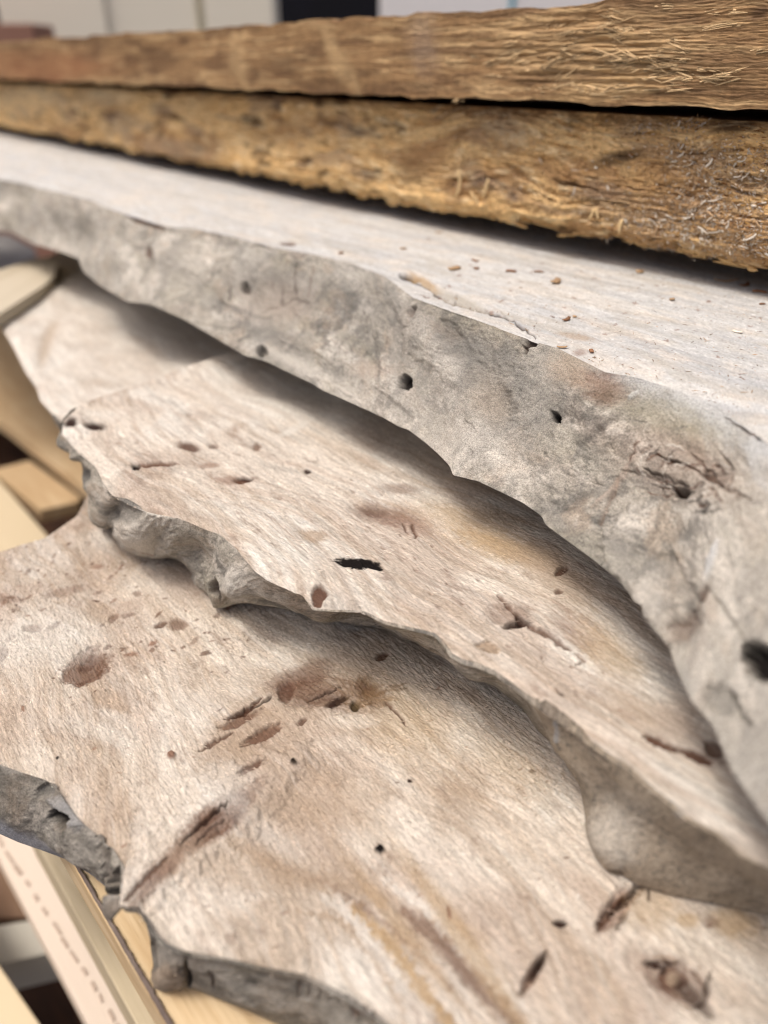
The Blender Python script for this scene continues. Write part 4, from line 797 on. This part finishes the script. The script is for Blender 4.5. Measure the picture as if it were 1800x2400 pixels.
for i, (x, y, L, W, ang, c, lab) in enumerate(chips):
    P = up_surf((x, y)); sc = np.linalg.norm(P - CAM) / FP
    e = up([(x + 10 * math.cos(math.radians(ang)), y + 10 * math.sin(math.radians(ang)))], ZT['a'])[0] - up([(x, y)], ZT['a'])[0]; e[2] = 0; e /= np.linalg.norm(e)
    flake('wood_chip', P, e, np.array([0, 0, 1.0]), L * sc * 1.05, W * sc * 1.25, c, lab, 'wood chip', 'wood chips on the white slab', i)

# shavings caught on the rotten beam, too alike to tell apart
SHC = [(1640, 470, 30, 30, 26, 'in the brown hollow right of the middle of the golden beam face'), (1740, 395, 40, 22, 22, 'at the upper right of the golden beam face'),
       (1690, 500, 70, 22, 26, 'in the band across the lower right of the golden beam face'), (1620, 560, 60, 16, 20, 'low on the golden beam face above its ragged lower arris'),
       (1530, 515, 40, 10, 14, 'in the slanting row left of the brown hollow on the golden beam'), (1508, 304, 10, 6, 3, 'near the top arris of the golden beam, left of centre'),
       (1605, 292, 18, 6, 5, 'near the top arris of the golden beam, right of centre'), (1595, 358, 30, 14, 9, 'in the small upper cluster on the golden beam face'),
       (1760, 580, 25, 14, 14, 'at the lowest right corner of the golden beam face'), (1300, 420, 160, 60, 8, 'scattered thinly on the left clean part of the golden beam')]
k_ = 0
for (cx, cy, sx, sy, cnt, where) in SHC:
    q = np.stack([r5.normal(cx, sx, cnt), r5.normal(cy, sy, cnt)], -1); q = q[(q[:, 0] < 1805) & (q[:, 1] > 285)]
    Pq = near_surface(on_face(q, bA, NRM), P2, NRM)
    for i in range(len(q)):
        th = r5.normal(0.25, .7); dv = DIR * math.cos(th) + np.array([0, 0, 1.0]) * math.sin(th) - NRM * r5.uniform(0, .3); dv /= np.linalg.norm(dv)
        c = (WH if r5.random() < .55 else TA * 1.2) * r5.uniform(.6, 1.0)
        flake('wood_shaving', Pq[i], dv, -NRM, .0018 + .006 * r5.random() ** 1.8, r5.uniform(.0004, .0013), c, 'pale curled shaving ' + where, 'wood shaving', 'shavings ' + where, 100 + k_); k_ += 1
# powder and broken bits round them
q = cluster([(c[0], c[1], c[2] * 1.6, c[3] * 1.5, c[4] * 45) for c in SHC], 9); q = q[(q[:, 0] < 1830) & (q[:, 1] > 280) & (q[:, 1] < 610)]
pg = P2[::3, ::3].reshape(-1, 3); pq_ = px(pg); n = len(q); Pq = np.empty((n, 3))
for k in range(0, n, 200):
    d2 = (pq_[None, :, 0] - q[k:k + 200, 0:1]) ** 2 + (pq_[None, :, 1] - q[k:k + 200, 1:2]) ** 2; Pq[k:k + 200] = pg[np.argmin(d2, 1)]
Pq = Pq + DIR * r5.normal(0, .0008, (n, 1)) + np.array([0, 0, 1.0]) * r5.normal(0, .0006, (n, 1))
th = r5.normal(.2, .8, n); dv = DIR * np.cos(th)[:, None] + np.array([0, 0, 1.0]) * np.sin(th)[:, None]
V, F = fibres(Pq, dv, np.tile(-NRM, (n, 1)), r5.uniform(.0006, .0030, n), r5.uniform(.0002, .0007, n), r5.uniform(0, .6, n), r5.uniform(0, .9, n), 77, .3)
o = mesh_obj('sawdust', V, F, m_fib, None, np.repeat(np.where(r5.random((n, 1)) < .4, WH[None], TA[None]) * r5.uniform(.55, 1.0, (n, 1)), 12, 0), smooth=False); o['kind'] = 'stuff'
o['label'] = 'fine sawdust and broken fibres caught on the golden beam'; o['category'] = 'sawdust'
# dust and crumbs on the white slab
n = 2600; qx = r5.uniform(250, 1800, n); yb = np.interp(qx, [170, 900, 1800], [335, 470, 650]); yr = np.interp(qx, [300, 905, 1307, 1800], [505, 640, 812, 1030])
t = r5.random(n) ** 1.6 * (r5.random(n) < .8) + r5.random(n) * .3; q = np.stack([qx, yb + (yr - yb) * np.clip(t * .9 + .04, 0, .97)], -1)
Pq = up(q, ZT['a']); pa = da['P'].reshape(-1, 3)[::5]; pq_ = px(pa)
for k in range(0, n, 200):
    d2 = (pq_[None, :, 0] - q[k:k + 200, 0:1]) ** 2 + (pq_[None, :, 1] - q[k:k + 200, 1:2]) ** 2; Pq[k:k + 200, 2] = pa[np.argmin(d2, 1), 2]
th = r5.uniform(0, 6.3, n); dv = np.stack([np.cos(th), np.sin(th), th * 0], -1)
V, F = fibres(Pq, dv, np.tile((0, 0, 1.0), (n, 1)), .0004 + .0035 * r5.random(n) ** 4, r5.uniform(.0002, .0006, n), r5.uniform(0, .3, n), r5.uniform(0, .6, n), 78, .4)
o = mesh_obj('sawdust', V, F, m_fib, None, np.repeat(np.where(r5.random((n, 1)) < .4, RU[None], TA[None] * .9) * r5.uniform(.5, 1.2, (n, 1)), 12, 0), smooth=False); o['kind'] = 'stuff'
o['label'] = 'fine brown crumbs and dust strewn over the white slab'; o['category'] = 'sawdust'
for (x, y, L, ang, lab) in [(1080, 430, 60, -80, 'upright yellow splinter leaning on the golden beam, leftmost of the standing ones'), (1145, 440, 40, -72, 'thin upright splinter just right of the leftmost standing one'),
                            (1390, 500, 26, -70, 'left leg of the pair of tiny upright splinters on the golden beam'), (1402, 500, 24, 60, 'right leg of the pair of tiny upright splinters on the golden beam'),
                            (1455, 531, 30, -88, 'short square splinter standing near the lower edge of the golden beam'), (1120, 470, 50, 40, 'slanting splinter lying below the standing ones on the golden beam')]:
    P = near_surface(on_face([(x, y)], bA, NRM), P2, NRM)[0]; sc = np.linalg.norm(P - CAM) / FP; t = -math.radians(ang)
    dv = DIR * math.cos(t) + np.array([0, 0, 1.0]) * math.sin(t); flake('splinter', P - NRM * .001, dv, -NRM, L * sc, 7 * sc, lin((216, 188, 142)), lab, 'splinter', None, int(x))

# ------------------------------------------------------------------ spacers hidden in the gaps carry the beams
def plain_mat(name, c1, c2, scale=(30, 3, 30), rough=.75, ring=60, ang=0, bump=.0003):
    m = bpy.data.materials.new(name); m.use_nodes = True; nt = m.node_tree; b = nt.nodes['Principled BSDF']
    tc = ns(nt, 'ShaderNodeTexCoord'); mp = ns(nt, 'ShaderNodeMapping'); mp.inputs['Rotation'].default_value = (0, 0, -ang)
    nt.links.new(tc.outputs['Object'], mp.inputs['Vector'])
    mp2 = ns(nt, 'ShaderNodeMapping'); mp2.inputs['Scale'].default_value = scale; nt.links.new(mp.outputs[0], mp2.inputs['Vector'])
    n = ns(nt, 'ShaderNodeTexNoise'); n.inputs['Scale'].default_value = 1; n.inputs['Detail'].default_value = 6; n.inputs['Distortion'].default_value = .8
    nt.links.new(mp2.outputs[0], n.inputs['Vector'])
    wv = ns(nt, 'ShaderNodeMath', operation='MULTIPLY'); wv.inputs[1].default_value = ring / 6.0
    sn = ns(nt, 'ShaderNodeMath', operation='SINE'); nt.links.new(n.outputs['Fac'], wv.inputs[0]); nt.links.new(wv.outputs[0], sn.inputs[0])
    mr = ns(nt, 'ShaderNodeMapRange'); mr.inputs['From Min'].default_value = -1; nt.links.new(sn.outputs[0], mr.inputs['Value'])
    mx = ns(nt, 'ShaderNodeMix', data_type='RGBA'); mx.inputs[6].default_value = (*c1, 1); mx.inputs[7].default_value = (*c2, 1)
    nt.links.new(mr.outputs[0], mx.inputs[0]); nt.links.new(mx.outputs[2], b.inputs['Base Color'])
    bp = ns(nt, 'ShaderNodeBump'); bp.inputs['Distance'].default_value = bump; n2 = ns(nt, 'ShaderNodeTexNoise'); n2.inputs['Scale'].default_value = 5; n2.inputs['Detail'].default_value = 6
    nt.links.new(mp2.outputs[0], n2.inputs['Vector']); nt.links.new(n2.outputs['Fac'], bp.inputs['Height']); nt.links.new(bp.outputs[0], b.inputs['Normal'])
    b.inputs['Roughness'].default_value = rough; b.inputs['Specular IOR Level'].default_value = .25
    return m

def prism(name, pts3, thick, mat, label=None, cat=None, group=None, parent=None, bev=.0012, kind=None):
    """closed board from a plan outline (3-D points on its top) with softened arrises"""
    P = np.asarray(pts3, float); n = len(P); o0 = P.mean(0)
    area = sum(P[i][0] * P[(i + 1) % n][1] - P[(i + 1) % n][0] * P[i][1] for i in range(n))
    if area < 0: P = P[::-1]
    me = bpy.data.meshes.new(name); base = np.array(parent.location) if parent is not None else o0
    V = [tuple(p - base) for p in P] + [tuple(p - base - np.array([0, 0, thick])) for p in P]
    F = [tuple(range(n)), tuple(range(2 * n - 1, n - 1, -1))] + [(i + n, (i + 1) % n + n, (i + 1) % n, i) for i in range(n)]
    me.from_pydata(V, [], F); me.materials.append(mat)
    o = bpy.data.objects.new(name, me); 
    if parent is None: o.location = Vector(o0)
    link(o, parent)
    if bev:
        b = o.modifiers.new('bevel', 'BEVEL'); b.width = bev; b.segments = 2; b.limit_method = 'ANGLE'
    if label: o['label'] = label; o['category'] = cat
    if group: o['group'] = group
    if kind: o['kind'] = kind
    return o

PA = up([(277, 2198), (388, 2400)], -.29); pd = PA[1] - PA[0]; PANG = math.atan2(pd[1], pd[0])
pine = plain_mat('fresh_pine', lin((208, 186, 150)), lin((190, 164, 126)), (12, 150, 60), ring=70, ang=PANG)
pine2 = plain_mat('yellow_pine', lin((190, 176, 148)), lin((168, 152, 122)), (12, 120, 60), ring=50, ang=PANG)
whitep = plain_mat('pale_timber', lin((226, 214, 200)), lin((208, 194, 178)), (8, 60, 60), ring=20, ang=PANG)
darkp = plain_mat('gap_shade_and_spacer_wood', lin((84, 54, 34)), lin((50, 32, 22)), (10, 60, 60), ring=30, ang=PANG)  # wood of spacers and bearer; its dark tone also stands for gap shade
tanp = plain_mat('tan_board', lin((150, 124, 102)), lin((124, 98, 78)), (10, 60, 60), ring=30, ang=PANG)
greyp = plain_mat('grey_pale_block', lin((206, 202, 190)), lin((180, 176, 164)), (10, 60, 60), ring=20, ang=PANG)
creamp = plain_mat('cream_board', lin((214, 200, 172)), lin((200, 184, 154)), (10, 60, 60), ring=20, ang=PANG)
gap_m = plain_mat('grey_bark_arris', lin((140, 128, 118)), lin((96, 84, 78)), (60, 60, 60), ring=30)
floor_m = plain_mat('yard_concrete', lin((120, 112, 104)), lin((98, 90, 84)), (4, 4, 4), ring=20, bump=.002)

g = 'pine timbers of the pallet under the slabs'
board = prism('pine_board', up([(160, 2010), (526, 2636), (900, 2900), (1600, 2900), (1150, 1800), (60, 1840)], -.288), .03, pine, 'honey-coloured pine board with wavy grain under the notch of the wide cream slab', 'board', g)
a = up([(160, 2002), (527, 2638)], -.2882); b_ = up([(168, 2002), (541, 2626)], -.2872)
V = []; 
def strip_wave(a, b, n=260):
    t = np.linspace(0, 1, n); ta = np.linspace(0, 1, len(a)); A = np.stack([np.interp(t, ta, a[:, k]) for k in range(3)], -1); B = np.stack([np.interp(t, ta, b[:, k]) for k in range(3)], -1)
    w_ = (fbm(t * 90, t * 0, 3) - .5)[:, None]; d = B - A; B = B + d * w_ * .5; A = A + d * w_ * .15; A2 = A.copy(); A2[:, 2] -= .028; B2_ = B.copy(); B2_[:, 2] -= .004
    return np.concatenate([A2, A, B, B2_], 0)
sv = strip_wave(a, b_); mesh_obj('bark_arris', sv + np.array([0, 0, .0012]), gridF(4, 260)[:, ::-1], gap_m, board)
prism('pine_board', up([(42, 1900), (451, 2640), (760, 2620), (330, 1900)], -.44), .05, pine2, 'dull yellow pine board left of and below the honey-coloured one', 'board', g)
pw = prism('pale_timber', up([(-62, 1900), (335, 2640), (620, 2640), (170, 1900)], -.56), .06, whitep, 'whitish timber with a row of dark dashes, running out of the lower left corner', 'timber', g)
for i in range(14):           # the broken dark line printed along it
    t0 = i / 14 + r5.uniform(0, .014); t1 = t0 + r5.uniform(.02, .06); wd = r5.uniform(1.5, 4)
    c = lambda t: (-10 + 305 * t, 1957 + 474 * t)
    x0, y0 = c(t0); x1, y1 = c(t1); x0 += r5.uniform(-3, 3); x1 += r5.uniform(-3, 3)
    dash = prism('dark_dash', up([(x0 - wd, y0 + 3), (x0 + wd, y0 - 3), (x1 + wd, y1 - 3), (x1 - wd, y1 + 3)], -.5588), .0008, plain_mat('dash_ink', lin((178, 160, 144)), lin((150, 132, 116))) if i == 0 else bpy.data.materials['dash_ink'], parent=pw, bev=0)
prism('grey_block', up([(-300, 2215), (110, 2150), (150, 2225), (-300, 2330)], -.74), .05, greyp, 'blurred grey-white block in the dark gap at the lower left', 'block')
prism('tan_board', up([(-300, 1900), (60, 1960), (130, 2150), (-300, 2150)], -.78), .02, tanp, 'blurred tan board above the grey-white block in the gap at lower left', 'board')
prism('cream_board', up([(-260, 1890), (260, 2640), (-600, 2700)], -.66), .03, creamp, 'out-of-focus cream board end filling the lower left corner', 'board')
prism('gap_shade_sheet', up([(-500, 1900), (300, 1900), (700, 2700), (-500, 2900)], -.88), .02, darkp, 'added dark brown sheet standing for shade deep in the gap below the whitish timber', 'board')  # dark sheet added so the open gap reads as shaded
# upper left of the pallet
pine3 = plain_mat('golden_pine', lin((200, 178, 144)), lin((180, 154, 118)), (10, 60, 60), ring=30, ang=PANG)
prism('pine_board', up([(-400, 640), (60, 640), (400, 900), (560, 1150), (235, 1195), (205, 1150), (100, 1065), (0, 988), (-400, 760)], -.50), .02, pine3, 'golden pine board beside the far pale slab at the left border', 'board', g)
prism('pine_board', up([(-400, 1085), (-10, 1098), (70, 1078), (190, 1165), (182, 1176), (92, 1196), (0, 1118), (-400, 930)][:7] + [(-300, 1110)], -.53), .02, pine3, 'short golden pine board between the two dark gaps at the left border', 'board', g)
prism('pine_board', up([(-400, 880), (0, 1128), (104, 1246), (240, 1420), (-300, 1600), (-500, 1300)], -.51), .02, creamp, 'cream pine board reaching under the left end of the wide cream slab', 'board', g)
prism('gap_shade_sheet', up([(-400, 900), (250, 1000), (350, 1350), (-400, 1300)], -.70), .02, darkp, 'added dark sheet standing for shade below the pine boards at the left border', 'board')  # its dark colour stands in for shade between the pine boards
prism('grey_board', up([(-400, 560), (20, 548), (80, 580), (90, 612), (60, 640), (-400, 740)], -.42), .02, plain_mat('grey_weathered', lin((160, 156, 150)), lin((132, 128, 124))), 'blurred grey board end under the far left end of the thick top slab', 'board')
prism('slab_offcut', up([(-200, 672), (0, 632), (60, 612), (95, 603), (118, 603), (131, 613), (134, 630), (126, 648), (104, 668), (70, 690), (0, 735), (-200, 850)], -.20), .012, plain_mat('cream_offcut', lin((186, 176, 156)), lin((164, 152, 130))), 'rounded pale offcut end poking in below the far end of the grey-edged slab', 'offcut')
# thin stickers between the layers (inside the dark gaps)
for k, t in enumerate((.0, .62, 1.5)):
    for (A_, n_, z, h, d_) in ((bA, NRM, ZT['a'], abs(ZB2 - ZT['a']), DIR),):
        c0 = A_ + d_ * t + n_ * .045; c0[2] = CZ + z + h
        s_ = d_ * .012; e_ = n_ * .07
        prism('sticker', [c0 - s_, c0 + s_, c0 + s_ + e_, c0 - s_ + e_], h, darkp, 'thin dark spacer strip in the gap between the white slab and the rotten beam', 'spacer', 'spacer strips in the gap under the rotten beam', bev=0)

# ------------------------------------------------------------------ what stands behind, and the floor
f = prism('floor', [(-8, -4, 0), (8, -4, 0), (8, 9, 0), (-8, 9, 0)], .1, floor_m, kind='structure', bev=0)
o_ = np.array([bA[0], bA[1], CZ - .163]); c_ = [o_ + DIR * t + NRM * q_ for t, q_ in ((-.32, .10), (1.9, .10), (1.9, .26), (-.32, .26))]
prism('backlight_block', c_, CZ - .163, darkp, 'added dark block far back under the thick top slab, keeping out light from behind', 'timber', bev=.003)  # added block that stops backlight entering under the top slab
prism('support_block', [(.02, .20, CZ - .2895), (.5, .20, CZ - .2895), (.5, .26, CZ - .2895), (.02, .26, CZ - .2895)], CZ - .2895, darkp, 'dark timber bearer under the wide cream slab, hidden by it', 'bearer', bev=.003)

def upright(name, p0, p1, dist, depth, mat, label, cat, top=None, slant=0, parent=None):
    """box standing behind the beams; its front spans photograph points p0 (lower left) and p1 (upper right) at the given distance"""
    d = ray([p0, p1]); P = CAM + d * (dist / d[:, 1:2]); x0, x1 = P[0][0], P[1][0]; z0, z1 = P[0][2], P[1][2]
    if parent is None: z0 = 0.0
    V = [(x0, dist, z1), (x1, dist, z1), (x1 + slant, dist + depth, z1), (x0 + slant, dist + depth, z1)]
    return prism(name, V, z1 - z0, mat, label, cat, bev=.004 if parent is None else 0, parent=parent)
wall_w = plain_mat('white_board', lin((246, 242, 226)), lin((236, 230, 212)), (2, 2, 20), ring=12)
wall_c = plain_mat('chalk_white', lin((250, 248, 246)), lin((240, 238, 236)), (2, 2, 20), ring=12)
navy = plain_mat('navy_cloth', lin((22, 24, 44)), lin((10, 10, 18)), (5, 5, 5), ring=12)
cyan = plain_mat('cyan_tape', lin((40, 170, 190)), lin((30, 150, 176)), (5, 5, 5), ring=6)
brn = plain_mat('brown_wall', lin((86, 58, 46)), lin((58, 38, 32)), (3, 3, 3), ring=12)
pkb = plain_mat('pinkish_board', lin((170, 134, 118)), lin((150, 112, 96)), (3, 3, 3), ring=12)
gr_l = plain_mat('greyish_board', lin((206, 204, 192)), lin((196, 194, 182)), (2, 2, 20), ring=12)
upright('pale_board', (22, 150), (215, -160), 3.6, .2, wall_w, 'leftmost upright cream board behind the dark beam, next to the brown wall', 'board')
upright('pale_board', (217, 150), (440, -160), 3.62, .2, wall_w, 'second upright cream board behind the dark beam', 'board')
upright('pale_board', (442, 150), (490, -160), 3.66, .2, gr_l, 'narrow greyer upright board among the cream ones behind the dark beam', 'board')
upright('pale_board', (492, 150), (628, -160), 3.6, .2, wall_w, 'upright cream board beside the navy box behind the dark beam', 'board')
upright('navy_box', (632, 150), (888, -160), 4.4, .6, navy, 'black and navy box between the cream boards and the white sheet', 'box')
sh = upright('white_sheet', (890, 150), (1900, -160), 4.0, .08, wall_c, 'white upright sheet with a cyan strip, behind the right half of the dark beam', 'sheet')
upright('cyan_strip', (1196, 120), (1208, -160), 3.99, .006, cyan, None, None, parent=sh)
upright('pinkish_board', (-500, 150), (75, 55), 3.2, .2, pkb, 'low pinkish board at the far left end of the dark beam', 'board')
wl = prism('wall', [(-8, 7.0, 3.4), (8, 7.0, 3.4), (8, 7.2, 3.4), (-8, 7.2, 3.4)], 3.4, brn, kind='structure', bev=0)
print('tris', sum(len(o.data.polygons) for o in bpy.data.objects if o.type == 'MESH') * 2)
